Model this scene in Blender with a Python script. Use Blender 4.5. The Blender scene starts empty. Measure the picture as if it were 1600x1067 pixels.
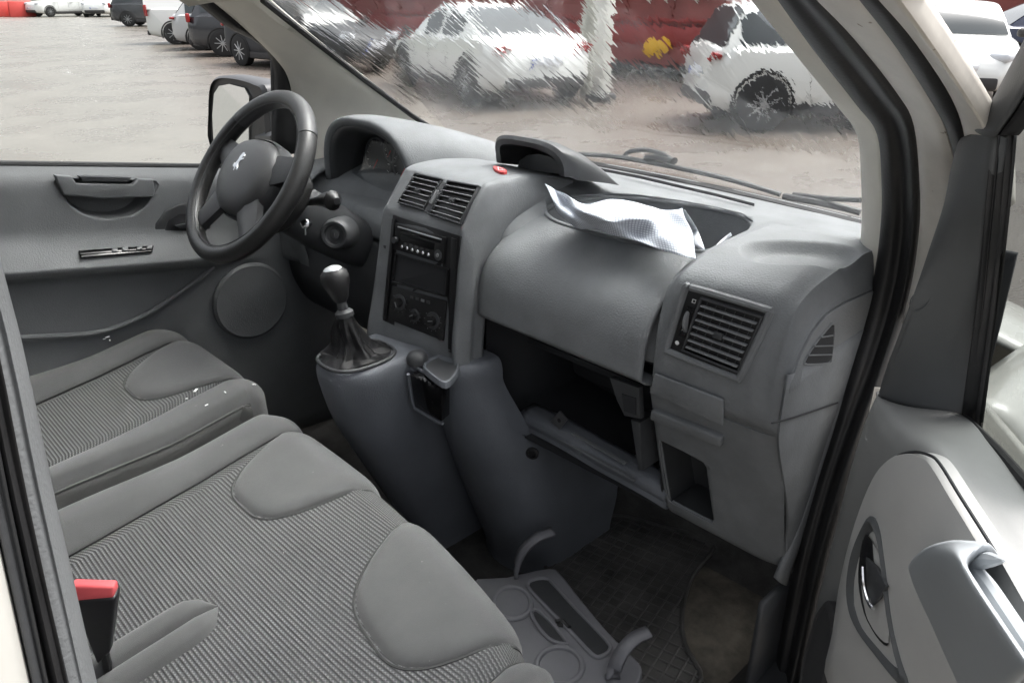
import bpy, bmesh, math, random
from mathutils import Vector as V, Matrix
random.seed(7)
SC = bpy.context.scene
COL = SC.collection
R = math.radians
# ------------------------------------------------------------------ camera
F = 1200.0                      # focal length in pixels of the 1600 px wide photograph
CAM = V((0, -1.05, 1.60))
_p, _a = R(24.5), R(44.0)
_h = V((math.sin(_a), math.cos(_a), 0))
RT = V((math.cos(_a), -math.sin(_a), 0))
FW = _h*math.cos(_p) - V((0, 0, math.sin(_p)))
UP = _h*math.sin(_p) + V((0, 0, math.cos(_p)))
cd = bpy.data.cameras.new('camera')
cd.sensor_width = 36; cd.lens = 36*F/1600; cd.clip_start = 0.02; cd.clip_end = 600
co = bpy.data.objects.new('camera', cd); COL.objects.link(co)
co.matrix_world = Matrix(((RT.x, UP.x, -FW.x, CAM.x), (RT.y, UP.y, -FW.y, CAM.y), (RT.z, UP.z, -FW.z, CAM.z), (0, 0, 0, 1)))
SC.camera = co
# ------------------------------------------------------------------ world, sun, exposure
w = bpy.data.worlds.new('World'); SC.world = w; w.use_nodes = True
nt = w.node_tree; nt.nodes.clear()
sky = nt.nodes.new('ShaderNodeTexSky'); sky.sky_type = 'NISHITA'; sky.sun_disc = False
sky.sun_elevation = R(60); sky.sun_rotation = R(100); sky.air_density = 1.0; sky.dust_density = 6.0; sky.ozone_density = 1.0
hs = nt.nodes.new('ShaderNodeHueSaturation'); hs.inputs['Saturation'].default_value = 0.22
bg = nt.nodes.new('ShaderNodeBackground'); bg.inputs['Strength'].default_value = 0.15
wo = nt.nodes.new('ShaderNodeOutputWorld')
# overcast: the cloud cover is about three times brighter overhead than at the horizon, all the way round
wtc = nt.nodes.new('ShaderNodeTexCoord'); wsx = nt.nodes.new('ShaderNodeSeparateXYZ'); nt.links.new(wtc.outputs['Generated'], wsx.inputs[0])
wmr = nt.nodes.new('ShaderNodeMapRange'); wmr.inputs['From Min'].default_value = 0; wmr.inputs['From Max'].default_value = 1; wmr.inputs['To Min'].default_value = .72; wmr.inputs['To Max'].default_value = 1.5
nt.links.new(wsx.outputs[2], wmr.inputs['Value'])
wml = nt.nodes.new('ShaderNodeVectorMath'); wml.operation = 'SCALE'; nt.links.new(hs.outputs[0], wml.inputs[0]); nt.links.new(wmr.outputs[0], wml.inputs['Scale'])
nt.links.new(sky.outputs[0], hs.inputs['Color']); nt.links.new(wml.outputs[0], bg.inputs['Color']); nt.links.new(bg.outputs[0], wo.inputs[0])
sd = bpy.data.lights.new('sun', 'SUN'); sd.energy = 1.2; sd.angle = R(30); sd.color = (1, .98, .95)
so = bpy.data.objects.new('sun', sd); COL.objects.link(so)
# sun_rotation is clockwise from +Y seen from above
_el, _az = R(60), R(100)
so.rotation_euler = (V((math.sin(_az)*math.cos(_el), math.cos(_az)*math.cos(_el), math.sin(_el)))).to_track_quat('Z', 'Y').to_euler()
SC.view_settings.view_transform = 'Standard'; SC.view_settings.look = 'None'
SC.view_settings.exposure = 1.32; SC.view_settings.gamma = 1.0
SC.render.engine = 'CYCLES'
SC.cycles.max_bounces = 7; SC.cycles.diffuse_bounces = 3; SC.cycles.glossy_bounces = 3; SC.cycles.transparent_max_bounces = 12; SC.cycles.transmission_bounces = 5; SC.cycles.caustics_reflective = False

# ------------------------------------------------------------------ rays through the photograph
def ray(px, py):
    return FW + RT*((px-800)/F) + UP*((533.5-py)/F)
def P(px, py, x=None, y=None, z=None, pl=None):
    d = ray(px, py)
    if pl: t = (pl[0]-CAM).dot(pl[1])/d.dot(pl[1])
    elif x is not None: t = (x-CAM.x)/d.x
    elif y is not None: t = (y-CAM.y)/d.y
    else: t = (z-CAM.z)/d.z
    return CAM + d*t
def PP(lst, **k): return [P(a, b, **k) for a, b in lst]
# ------------------------------------------------------------------ curves and grids
def crp(p0, p1, p2, p3, t):
    return ((p1*2) + (p2-p0)*t + (p0*2-p1*5+p2*4-p3)*t*t + (p1*3-p0-p2*3+p3)*t**3)*.5
def cr(pts, n=6, closed=False):
    pts = [V(p) for p in pts]; out = []; m = len(pts)
    if m == 2 and not closed: return [pts[0].lerp(pts[1], i/n) for i in range(n+1)]
    rng = m if closed else m-1
    for i in range(rng):
        if closed: a, b, c, d = pts[i-1], pts[i], pts[(i+1) % m], pts[(i+2) % m]
        else:
            b, c = pts[i], pts[i+1]
            a = pts[i-1] if i else b*2-c
            d = pts[i+2] if i+2 < m else c*2-b
        for k in range(n): out.append(crp(a, b, c, d, k/n))
    if not closed: out.append(pts[-1].copy())
    return out
def surf(rows, nu=5, nv=5):
    a = [cr(r, nu) for r in rows]
    cols = [cr([a[i][j] for i in range(len(a))], nv) for j in range(len(a[0]))]
    return [[cols[j][i] for j in range(len(cols))] for i in range(len(cols[0]))]
def lerp(a, b, t): return a+(b-a)*t
def sm(t): t = max(0, min(1, t)); return t*t*(3-2*t)
class Quad:
    """bilinear panel; u to the right, v downwards, w towards the viewer of the panel"""
    def __init__(s, p00, p10, p11, p01):
        s.p = [V(p00), V(p10), V(p11), V(p01)]
        n = (s.p[1]-s.p[0]).cross(s.p[3]-s.p[0]); n.normalize()
        if n.dot(CAM-s.p[0]) < 0: n = -n
        s.n = n
    def __call__(s, u, v, w=0):
        a = s.p[0].lerp(s.p[1], u); b = s.p[3].lerp(s.p[2], u)
        return a.lerp(b, v) + s.n*w
class B:
    def __init__(s): s.bm = bmesh.new()
    def face(s, pts):
        vs = [s.bm.verts.new(p) for p in pts]
        return s.bm.faces.new(vs)
    def grid(s, G, cu=False, cv=False, skip=None):
        vs = [[s.bm.verts.new(p) for p in row] for row in G]
        n, m = len(G), len(G[0])
        for i in range(n if cv else n-1):
            for j in range(m if cu else m-1):
                if skip and skip(i, j): continue
                q = [vs[i][j], vs[i][(j+1) % m], vs[(i+1) % n][(j+1) % m], vs[(i+1) % n][j]]
                try: s.bm.faces.new(q)
                except ValueError: pass
        return vs
    def hexa(s, p, bev=0, seg=2):
        """p: 8 points, 0-3 one face, 4-7 the opposite"""
        b2 = bmesh.new(); v = [b2.verts.new(q) for q in p]
        for f in ((3, 2, 1, 0), (4, 5, 6, 7), (0, 1, 5, 4), (1, 2, 6, 5), (2, 3, 7, 6), (3, 0, 4, 7)): b2.faces.new([v[i] for i in f])
        s._add(b2, bev, seg)
    def _add(s, b2, bev=0, seg=2):
        bmesh.ops.recalc_face_normals(b2, faces=b2.faces)
        if bev: bmesh.ops.bevel(b2, geom=b2.edges[:], offset=bev, segments=seg, affect='EDGES', profile=.5, clamp_overlap=True)
        me = bpy.data.meshes.new('t'); b2.to_mesh(me); b2.free(); s.bm.from_mesh(me); bpy.data.meshes.remove(me)
    def box(s, c, size, M=None, bev=0, seg=2):
        c = V(c); hx, hy, hz = size[0]/2, size[1]/2, size[2]/2
        M = M or Matrix.Identity(3)
        q = [(-hx, -hy, -hz), (hx, -hy, -hz), (hx, hy, -hz), (-hx, hy, -hz), (-hx, -hy, hz), (hx, -hy, hz), (hx, hy, hz), (-hx, hy, hz)]
        s.hexa([c + M @ V(k) for k in q], bev, seg)
    def qbox(s, Q, u0, u1, v0, v1, w0, w1, bev=0, seg=2):
        s.hexa([Q(u0, v0, w0), Q(u1, v0, w0), Q(u1, v1, w0), Q(u0, v1, w0), Q(u0, v0, w1), Q(u1, v0, w1), Q(u1, v1, w1), Q(u0, v1, w1)], bev, seg)
    def prism(s, loop, vec, bev=0, seg=2):
        loop = [V(p) for p in loop]; vec = V(vec); b2 = bmesh.new()
        a = [b2.verts.new(p) for p in loop]; b = [b2.verts.new(p+vec) for p in loop]; n = len(loop)
        b2.faces.new(a); b2.faces.new(b[::-1])
        for i in range(n): b2.faces.new([a[i], a[(i+1) % n], b[(i+1) % n], b[i]])
        bmesh.ops.recalc_face_normals(b2, faces=b2.faces)
        if bev:
            es = [e for e in b2.edges if (e.verts[0] in a) == (e.verts[1] in a)]
            bmesh.ops.bevel(b2, geom=es, offset=bev, segments=seg, affect='EDGES', profile=.5, clamp_overlap=True)
        s._add(b2)
    def tube(s, pts, r, n=10, closed=False, sq=1.0, upv=None):
        pts = [V(p) for p in pts]; m = len(pts); rings = []
        rr = r if isinstance(r, (list, tuple)) else [r]*m
        pu = None
        for i in range(m):
            t = (pts[(i+1) % m]-pts[i-1]) if closed else (pts[min(i+1, m-1)]-pts[max(i-1, 0)])
            t.normalize()
            if upv is not None: u = V(upv) - t*V(upv).dot(t)
            elif pu is None:
                u = V((0, 0, 1)) - t*t.z
                if u.length < .1: u = V((1, 0, 0)) - t*t.x
            else: u = pu - t*pu.dot(t)
            u.normalize(); pu = u; v = t.cross(u)
            rings.append([pts[i] + (u*math.cos(k*2*math.pi/n)*sq + v*math.sin(k*2*math.pi/n))*rr[i] for k in range(n)])
        vs = s.grid(rings, cu=True, cv=closed)
        if not closed:
            s.bm.faces.new(vs[0][::-1]); s.bm.faces.new(vs[-1])
    def lathe(s, prof, o, ax, n=24, cap=True):
        """prof: (radius, height along ax)"""
        ax = V(ax).normalized(); u = ax.orthogonal().normalized(); v = ax.cross(u); o = V(o)
        vs = s.grid([[o + ax*h + (u*math.cos(k*2*math.pi/n) + v*math.sin(k*2*math.pi/n))*r for k in range(n)] for r, h in prof], cu=True)
        if cap:
            s.bm.faces.new(vs[0][::-1]); s.bm.faces.new(vs[-1])
    def hole(s, loop, axis, near=.6):
        """cut a convex hole: split along planes through the loop edges, delete what lies inside"""
        loop = [V(p) for p in loop]; ax = V(axis).normalized(); c = sum(loop, V())/len(loop); n = len(loop)
        planes = []
        for i in range(n):
            nn = (loop[(i+1) % n]-loop[i]).cross(ax)
            if nn.length < 1e-7: continue
            nn.normalize()
            if nn.dot(c-loop[i]) > 0: nn = -nn
            planes.append((loop[i], nn))
        rad = max((p-c).length for p in loop)*1.6
        for co_, nn in planes:
            fs = [f for f in s.bm.faces if (f.calc_center_median()-c).length < rad]
            ge = set(fs)
            for f in fs: ge.update(f.edges); ge.update(f.verts)
            bmesh.ops.bisect_plane(s.bm, geom=list(ge), plane_co=co_, plane_no=nn, dist=1e-6)
        kill = [f for f in s.bm.faces if (f.calc_center_median()-c).length < rad and all((f.calc_center_median()-a).dot(b) < 1e-6 for a, b in planes)]
        bmesh.ops.delete(s.bm, geom=kill, context='FACES')
    def ob(s, name, m, parent=None, solid=0, ang=40, bev=0, sub=0, off=-1, flip=False):
        bmesh.ops.remove_doubles(s.bm, verts=s.bm.verts, dist=1e-6)
        bmesh.ops.recalc_face_normals(s.bm, faces=s.bm.faces)
        if solid and any(e.is_boundary for e in s.bm.edges):   # open sheets: front side towards the cab door
            if sum((f.normal.dot((CAM-f.calc_center_median()).normalized())*f.calc_area() for f in s.bm.faces), 0) < 0: bmesh.ops.reverse_faces(s.bm, faces=s.bm.faces)
        me = bpy.data.meshes.new(name); s.bm.to_mesh(me); s.bm.free()
        o = bpy.data.objects.new(name, me); COL.objects.link(o)
        me.materials.append(MAT[m] if isinstance(m, str) else m)
        me.polygons.foreach_set('use_smooth', [True]*len(me.polygons)); me.set_sharp_from_angle(angle=R(ang))
        if parent is not None:
            o.parent = parent
            if parent.type == 'EMPTY' and not parent.get('_local'): o.location = -parent.location
        if bev:
            md = o.modifiers.new('b', 'BEVEL'); md.width = bev; md.segments = 2; md.limit_method = 'ANGLE'; md.angle_limit = R(35)
        if solid:
            md = o.modifiers.new('s', 'SOLIDIFY'); md.thickness = solid; md.offset = off; md.use_even_offset = False
        return o
def tag(o, label, cat, group=None, kind=None):
    if label: o['label'] = label
    if cat: o['category'] = cat
    if group: o['group'] = group
    if kind: o['kind'] = kind
    return o
def thing(name, label, cat, loc=(0, 0, 0), group=None, local=False, rotz=0):
    o = bpy.data.objects.new(name, None); COL.objects.link(o); o.location = loc; o.rotation_euler = (0, 0, rotz)
    o.empty_display_size = .05
    if local: o['_local'] = 1
    return tag(o, label, cat, group)
# ------------------------------------------------------------------ materials
MAT = {}
def mat(name, col, rough=.6, bump=None, mott=None, metal=0, spec=.5, coat=0, sheen=0, emis=None, trans=0, vary=None):
    m = bpy.data.materials.new(name); m.use_nodes = True; n = m.node_tree; b = n.nodes['Principled BSDF']; MAT[name] = m
    b.inputs['Base Color'].default_value = (*col, 1); b.inputs['Roughness'].default_value = rough; b.inputs['Metallic'].default_value = metal
    b.inputs['Specular IOR Level'].default_value = spec; b.inputs['Coat Weight'].default_value = coat; b.inputs['Sheen Weight'].default_value = sheen
    if trans: b.inputs['Transmission Weight'].default_value = trans
    tc = n.nodes.new('ShaderNodeTexCoord')
    if mott:
        no = n.nodes.new('ShaderNodeTexNoise'); no.inputs['Scale'].default_value = mott[0]; no.inputs['Detail'].default_value = 6; no.inputs['Roughness'].default_value = .62
        n.links.new(tc.outputs['Object'], no.inputs['Vector'])
        rp = n.nodes.new('ShaderNodeValToRGB'); n.links.new(no.outputs[0], rp.inputs[0])
        rp.color_ramp.elements[0].position = .3; rp.color_ramp.elements[1].position = .7
        c2 = mott[2] if len(mott) > 2 else [min(1, c*(1+mott[1])) for c in col]
        c1 = [c*(1-mott[1]) for c in col]
        rp.color_ramp.elements[0].color = (*c1, 1); rp.color_ramp.elements[1].color = (*c2, 1)
        n.links.new(rp.outputs[0], b.inputs['Base Color'])
        mr = n.nodes.new('ShaderNodeMapRange'); mr.inputs['To Min'].default_value = max(0, rough-.08); mr.inputs['To Max'].default_value = min(1, rough+.1)
        n.links.new(no.outputs[0], mr.inputs['Value']); n.links.new(mr.outputs[0], b.inputs['Roughness'])
    if bump:
        nb = n.nodes.new('ShaderNodeTexNoise'); nb.inputs['Scale'].default_value = bump[0]; nb.inputs['Detail'].default_value = 3
        n.links.new(tc.outputs['Object'], nb.inputs['Vector'])
        bp = n.nodes.new('ShaderNodeBump'); bp.inputs['Strength'].default_value = bump[1]; bp.inputs['Distance'].default_value = .001
        n.links.new(nb.outputs[0], bp.inputs['Height']); n.links.new(bp.outputs[0], b.inputs['Normal'])
    return m
def flecks(m, scale, thr, col, stretch=(1, 1, 1)):
    """small pale crumbs and scuffs over a Principled base colour"""
    n = m.node_tree; b = n.nodes['Principled BSDF']; tc = n.nodes.new('ShaderNodeTexCoord')
    mp = n.nodes.new('ShaderNodeMapping'); mp.inputs['Scale'].default_value = stretch
    v = n.nodes.new('ShaderNodeTexNoise'); v.inputs['Scale'].default_value = scale; v.inputs['Detail'].default_value = 4; v.inputs['Roughness'].default_value = .7
    n.links.new(tc.outputs['Object'], mp.inputs[0]); n.links.new(mp.outputs[0], v.inputs['Vector'])
    lt = n.nodes.new('ShaderNodeMapRange'); lt.inputs['From Min'].default_value = thr; lt.inputs['From Max'].default_value = thr+.03
    n.links.new(v.outputs[0], lt.inputs['Value'])
    mx = n.nodes.new('ShaderNodeMix'); mx.data_type = 'RGBA'; mx.inputs['B'].default_value = (*col, 1)
    src = b.inputs['Base Color']
    if src.links: n.links.new(src.links[0].from_socket, mx.inputs['A'])
    else: mx.inputs['A'].default_value = src.default_value
    n.links.new(lt.outputs[0], mx.inputs['Factor']); n.links.new(mx.outputs['Result'], src)
mat('dash', (.163, .171, .178), .63, (380, .7), (13, .17), spec=.4)
mat('dash_lid', (.168, .176, .183), .60, (380, .7), (11, .15), spec=.4)
mat('dark_plastic', (.045, .047, .05), .5, (600, .2), (20, .15))
mat('black_plastic', (.012, .012, .013), .38, (500, .1))
mat('black_gloss', (.008, .008, .009), .12)
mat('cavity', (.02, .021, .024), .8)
mat('console', (.125, .134, .150), .55, (380, .6), (10, .12), spec=.4)
mat('slat', (.05, .052, .055), .4)
mat('slat_edge', (.16, .165, .17), .35)
mat('leather', (.022, .022, .022), .36, (350, .5), (40, .3))
mat('leather_boot', (.014, .014, .015), .5, (250, .5), (30, .25), spec=.25)
mat('hub', (.06, .061, .063), .45, (600, .2))
mat('chrome', (.75, .75, .76), .18, metal=1)
mat('silver_paint', (.62, .64, .66), .3, metal=.6)
mat('red_plastic', (.55, .05, .05), .4)
mat('buckle_red', (.62, .09, .10), .45)
flecks(MAT['dash'], 60, .735, (.30, .30, .29), (1, 1, 1)); flecks(MAT['console'], 55, .73, (.24, .24, .24))
mat('hazard_white', (.8, .8, .8), .4)
mat('pillar_trim', (.70, .68, .62), .75, (900, .2), (12, .06))
mat('rubber', (.014, .014, .015), .5, (300, .3), (15, .4))
mat('white_paint', (.62, .61, .57), .25, None, (6, .10), coat=.4)
mat('jamb_paint', (.60, .57, .52), .35, (60, .1), (10, .16))
flecks(MAT['jamb_paint'], 35, .66, (.20, .15, .10), (1, 1, .45))
mat('fabric_plain', (.086, .0875, .088), .95, (1500, .5), (14, .10), spec=.15, sheen=.25)
flecks(MAT['fabric_plain'], 85, .715, (.36, .36, .34))
mat('fabric_side', (.078, .080, .078), .95, (1500, .5), (14, .1), spec=.15, sheen=.2)
mat('seam', (.045, .046, .046), .9)
mat('door_top', (.215, .217, .213), .55, (700, .25), (10, .10), spec=.4)
mat('door_light', (.47, .465, .45), .5, (800, .2), (8, .06), spec=.4)
mat('door_grab', (.31, .33, .345), .38, None, (6, .10), spec=.5)
mat('driver_door', (.150, .157, .161), .6, (380, .6), (9, .10), spec=.35)
mat('carpet', (.045, .044, .042), .95, (250, 1.2), (16, .5))
mat('floor_dirty', (.055, .05, .042), .9, (180, 1.0), (16, .6, (.13, .117, .095)))
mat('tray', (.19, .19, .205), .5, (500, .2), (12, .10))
mat('mat_rubber', (.042, .042, .042), .5, (200, .4), (11, .5, (.085, .083, .08)))
mat('steel', (.22, .22, .23), .45, metal=.8)
mat('dial', (.045, .048, .055), .4)
mat('dial_mark', (.7, .7, .7), .5)
mat('screen', (.10, .105, .11), .25)
mat('label_white', (.75, .75, .75), .5)
# ------------------------------------------------------------------ special materials
def glass(name, tint=(.93, .95, .94), rough=0.0, refl=1.0):
    m = bpy.data.materials.new(name); m.use_nodes = True; n = m.node_tree; n.nodes.clear(); MAT[name] = m
    o = n.nodes.new('ShaderNodeOutputMaterial'); t = n.nodes.new('ShaderNodeBsdfTransparent'); g = n.nodes.new('ShaderNodeBsdfGlossy')
    t.inputs[0].default_value = (*tint, 1); g.inputs['Roughness'].default_value = rough
    f = n.nodes.new('ShaderNodeLayerWeight'); f.inputs[0].default_value = .5
    pw = n.nodes.new('ShaderNodeMath'); pw.operation = 'POWER'; pw.inputs[1].default_value = 5; n.links.new(f.outputs['Facing'], pw.inputs[0])
    ml = n.nodes.new('ShaderNodeMath'); ml.operation = 'MULTIPLY_ADD'; ml.inputs[1].default_value = .93; ml.inputs[2].default_value = .055*refl; n.links.new(pw.outputs[0], ml.inputs[0])
    mx = n.nodes.new('ShaderNodeMixShader'); n.links.new(ml.outputs[0], mx.inputs[0]); n.links.new(t.outputs[0], mx.inputs[1]); n.links.new(g.outputs[0], mx.inputs[2])
    n.links.new(mx.outputs[0], o.inputs[0]); return m
mat('mirror_wet', (.8, .82, .82), .04, (260, .35), None, metal=1)
glass('window_glass'); glass('lens_glass', (.9, .92, .93), .08, 3.0)
def rain_glass(name, bumped):
    m = bpy.data.materials.new(name); m.use_nodes = True; n = m.node_tree; n.nodes.clear(); MAT[name] = m
    out = n.nodes.new('ShaderNodeOutputMaterial'); clear = n.nodes.new('ShaderNodeBsdfTransparent')
    tc = n.nodes.new('ShaderNodeTexCoord')
    def noise(scale, stretch, detail=2, rot=0, rough=.5):
        mp = n.nodes.new('ShaderNodeMapping'); mp.inputs['Scale'].default_value = stretch; mp.inputs['Rotation'].default_value = (0, 0, rot)
        no = n.nodes.new('ShaderNodeTexNoise'); no.inputs['Scale'].default_value = scale; no.inputs['Detail'].default_value = detail; no.inputs['Roughness'].default_value = rough
        n.links.new(tc.outputs['UV'], mp.inputs[0]); n.links.new(mp.outputs[0], no.inputs['Vector']); return no.outputs[0]
    def math_(op, a, b):
        k = n.nodes.new('ShaderNodeMath'); k.operation = op
        for i, q in enumerate((a, b)):
            if isinstance(q, (int, float)): k.inputs[i].default_value = q
            else: n.links.new(q, k.inputs[i])
        return k.outputs[0]
    def rng(x, a, b, c=0, d=1):
        k = n.nodes.new('ShaderNodeMapRange'); k.interpolation_type = 'SMOOTHSTEP'
        for s_, v_ in zip(('From Min', 'From Max', 'To Min', 'To Max'), (a, b, c, d)): k.inputs[s_].default_value = v_
        n.links.new(x, k.inputs['Value']); return k.outputs[0]
    riv = noise(44, (1, .17, 1), 2)                 # rivulets running down the screen
    beads = noise(140, (1, .6, 1), 1.5)             # beads
    big = noise(4.5, (1, .5, 1), 2)                 # where the screen is wetter
    rf = n.nodes.new('ShaderNodeBsdfRefraction'); rf.inputs['IOR'].default_value = 1.33; rf.inputs['Roughness'].default_value = .02 if bumped else 0
    if bumped:
        sx = n.nodes.new('ShaderNodeSeparateXYZ'); n.links.new(tc.outputs['UV'], sx.inputs[0])
        # the lowest hand of the screen is a smooth sheet of water, beads and rivulets start above it
        up = rng(math_('ADD', sx.outputs[1], math_('MULTIPLY', big, .14)), .19, .36)
        runs = rng(riv, .46, .62)                   # standing ridges of the rivulets
        hgt = math_('MULTIPLY', math_('ADD', math_('ADD', math_('MULTIPLY', riv, .5), math_('MULTIPLY', runs, .35)), math_('MULTIPLY', beads, .30)), math_('MULTIPLY', up, rng(big, .3, .7, .6, 1.25)))
        bp = n.nodes.new('ShaderNodeBump'); bp.inputs['Strength'].default_value = 1.0; bp.inputs['Distance'].default_value = RAIN
        n.links.new(hgt, bp.inputs['Height']); n.links.new(bp.outputs[0], rf.inputs['Normal'])
    n.links.new(rf.outputs[0], out.inputs[0])
RAIN = .00010
rain_glass('rain_inner', False); rain_glass('rain_outer', True)
mat('sail', (.085, .088, .09), .5, (700, .2), (9, .08), spec=.4)
mat('grille', (.06, .06, .062), .6, (1200, 3.0))
mat('paper_white', (.66, .69, .74), .9, spec=.1)
def paper_grid():
    m = mat('paper_grid', (.8, .82, .86), .9, spec=.1); n = m.node_tree; b = n.nodes['Principled BSDF']; tc = n.nodes.new('ShaderNodeTexCoord')
    mp = n.nodes.new('ShaderNodeMapping'); mp.inputs['Scale'].default_value = (60, 60, 1); n.links.new(tc.outputs['UV'], mp.inputs[0])
    br = n.nodes.new('ShaderNodeTexBrick'); br.offset = 0; br.inputs['Scale'].default_value = 1; br.inputs['Brick Width'].default_value = 1; br.inputs['Row Height'].default_value = 1; br.inputs['Mortar Size'].default_value = .2; br.inputs['Mortar Smooth'].default_value = .4
    br.inputs['Color1'].default_value = (.66, .69, .74, 1); br.inputs['Color2'].default_value = (.64, .67, .72, 1); br.inputs['Mortar'].default_value = (.34, .37, .43, 1)
    n.links.new(mp.outputs[0], br.inputs['Vector']); n.links.new(br.outputs[0], b.inputs['Base Color'])
paper_grid()
m_ = glass('wet_side_glass', (.30, .32, .315), .05, .6); n_ = m_.node_tree
nz = n_.nodes.new('ShaderNodeTexNoise'); nz.inputs['Scale'].default_value = 130; tcn = n_.nodes.new('ShaderNodeTexCoord'); n_.links.new(tcn.outputs['Object'], nz.inputs['Vector'])
bpn = n_.nodes.new('ShaderNodeBump'); bpn.inputs['Strength'].default_value = .25; bpn.inputs['Distance'].default_value = .002; n_.links.new(nz.outputs[0], bpn.inputs['Height'])
for q in n_.nodes:
    if q.type in ('BSDF_GLOSSY',): n_.links.new(bpn.outputs[0], q.inputs['Normal'])
def rib_fabric():
    m = mat('fabric_rib', (.1, .1, .1), .95, None, None, spec=.1); n = m.node_tree; b = n.nodes['Principled BSDF']; tc = n.nodes.new('ShaderNodeTexCoord')
    sx = n.nodes.new('ShaderNodeSeparateXYZ'); n.links.new(tc.outputs['UV'], sx.inputs[0])
    def mt(op, a, b_=None):
        k = n.nodes.new('ShaderNodeMath'); k.operation = op
        for i, q in enumerate((a, b_)):
            if q is None: continue
            if isinstance(q, (int, float)): k.inputs[i].default_value = q
            else: n.links.new(q, k.inputs[i])
        return k.outputs[0]
    a = mt('SINE', mt('MULTIPLY', sx.outputs[0], 2*math.pi/.0045))
    row = mt('FLOOR', mt('DIVIDE', mt('ADD', sx.outputs[0], (.0045*.75)), .0045))
    c = mt('SINE', mt('ADD', mt('MULTIPLY', sx.outputs[1], 2*math.pi/.0050), mt('MULTIPLY', row, math.pi)))
    h = mt('ADD', mt('MULTIPLY', a, .62), mt('MULTIPLY', mt('MULTIPLY', c, mt('ADD', mt('MULTIPLY', a, .5), .5)), .60))
    rp = n.nodes.new('ShaderNodeMapRange'); rp.inputs['From Min'].default_value = -.3; rp.inputs['From Max'].default_value = .9; n.links.new(h, rp.inputs['Value'])
    no = n.nodes.new('ShaderNodeTexNoise'); no.inputs['Scale'].default_value = 9; no.inputs['Detail'].default_value = 5; n.links.new(tc.outputs['Object'], no.inputs['Vector'])
    gain = n.nodes.new('ShaderNodeMapRange'); gain.inputs['From Min'].default_value = .3; gain.inputs['From Max'].default_value = .7; gain.inputs['To Min'].default_value = .75; gain.inputs['To Max'].default_value = 1.15
    n.links.new(no.outputs[0], gain.inputs['Value'])
    mx = n.nodes.new('ShaderNodeMix'); mx.data_type = 'RGBA'; mx.inputs['A'].default_value = (.072, .073, .074, 1); mx.inputs['B'].default_value = (.178, .181, .182, 1)
    n.links.new(mt('MULTIPLY', rp.outputs[0], gain.outputs[0]), mx.inputs['Factor']); n.links.new(mx.outputs['Result'], b.inputs['Base Color'])
    bp = n.nodes.new('ShaderNodeBump'); bp.inputs['Strength'].default_value = .7; bp.inputs['Distance'].default_value = .0015; n.links.new(h, bp.inputs['Height']); n.links.new(bp.outputs[0], b.inputs['Normal'])
    flecks(m, 85, .72, (.45, .44, .42))
rib_fabric()
def uv_from(o, fn):
    me = o.data; uv = me.uv_layers.new(name='UVMap')
    for l in me.loops: uv.data[l.index].uv = fn(me.vertices[l.vertex_index].co)

# ------------------------------------------------------------------ van body
WPL = (V((.84, .6, 1.58)), V((.69, 0, 1)).normalized())
def wbase(y): return 1.40-.07*(y/.65)**2
def wpt(y, s, off=0):
    n = V((.694, 0, 1)).normalized()
    return V((wbase(y)-.88*s, y, 1.232+.611*s)) + n*off
van = thing('van_body', 'white van body around the cab: pillars, door seals, floor and roof', 'van', (0, 0, .44))
# floor pan with raised front kick-up
b = B(); b.grid(surf([[V((x, y, z)) for y in (-.70, -.3, .3, .76)] for x, z in ((-.35, .46), (.3, .46), (.7, .46), (1.1, .46), (1.22, .463), (1.32, .53), (1.42, .75))], 3, 3)); b.ob('floor', 'carpet', van)
b = B(); b.grid(surf([[V((x, y, z)) for y in (-.76, 0, .80)] for x, z in ((1.42, .72), (1.45, 1.0), (1.42, 1.21))], 3, 3)); b.ob('firewall', 'cavity', van, solid=.01)
b = B(); b.grid(surf([[V((x, y, z-.06*abs(y)**2)) for y in (-.70, -.35, 0, .35, .74)] for x, z in ((.46, 1.84), (.3, 1.92), (0, 1.95), (-.5, 1.96))], 3, 3)); b.ob('roof', 'pillar_trim', van, solid=.04)
b = B(); b.box((-.5, .02, 1.2), (.03, 1.5, 1.5)); b.ob('bulkhead', 'dark_plastic', van)
# bonnet and black cowl beyond the screen
b = B(); b.grid(surf([[V((x+.1*(1-(y/.8)**2), y, z-.07*(y/.8)**2)) for y in (-.84, -.5, 0, .5, .84)] for x, z in ((1.50, 1.08), (1.75, 1.05), (2.05, .93), (2.2, .75), (2.25, .4))], 4, 4)); b.ob('bonnet', 'white_paint', van, solid=.01)
b = B(); b.grid(surf([[V((wbase(y)+dx, y, z)) for y in (-.74, -.4, 0, .4, .74)] for dx, z in ((-.045, 1.218), (.02, 1.222), (.07, 1.205), (.16, 1.10))], 5, 3)); b.ob('cowl_panel', 'rubber', van, solid=.008)
# windscreen rubber line along the base
b = B(); b.tube([wpt(y/20*.70, -.005, -.006) for y in range(-20, 21)], .010, 8); b.ob('screen_seal', 'rubber', van)
# far pillar
right = PP([(402, -8), (480, 58), (560, 120), (640, 180), (700, 219), (760, 240)], pl=WPL)
left = PP([(318, -8), (372, 36), (430, 92), (452, 128), (462, 190), (475, 262)], y=.71)
b = B(); rows = [left, [l.lerp(r_, .35)+V((0, -.012, .006)) for l, r_ in zip(left, right)], [l.lerp(r_, .72)+V((0, -.012, .012)) for l, r_ in zip(left, right)], right]
b.grid(surf(rows, 5, 4)); b.ob('pillar_trim', 'pillar_trim', van, solid=.012)['label'] = 'pale trim of the windscreen pillar on the driver side'
b = B(); b.tube(PP([(410, 0), (483, 58), (563, 120), (643, 180), (702, 218), (752, 236), (800, 242)], pl=WPL), .0075, 8); b.ob('screen_seal', 'rubber', van)
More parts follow.
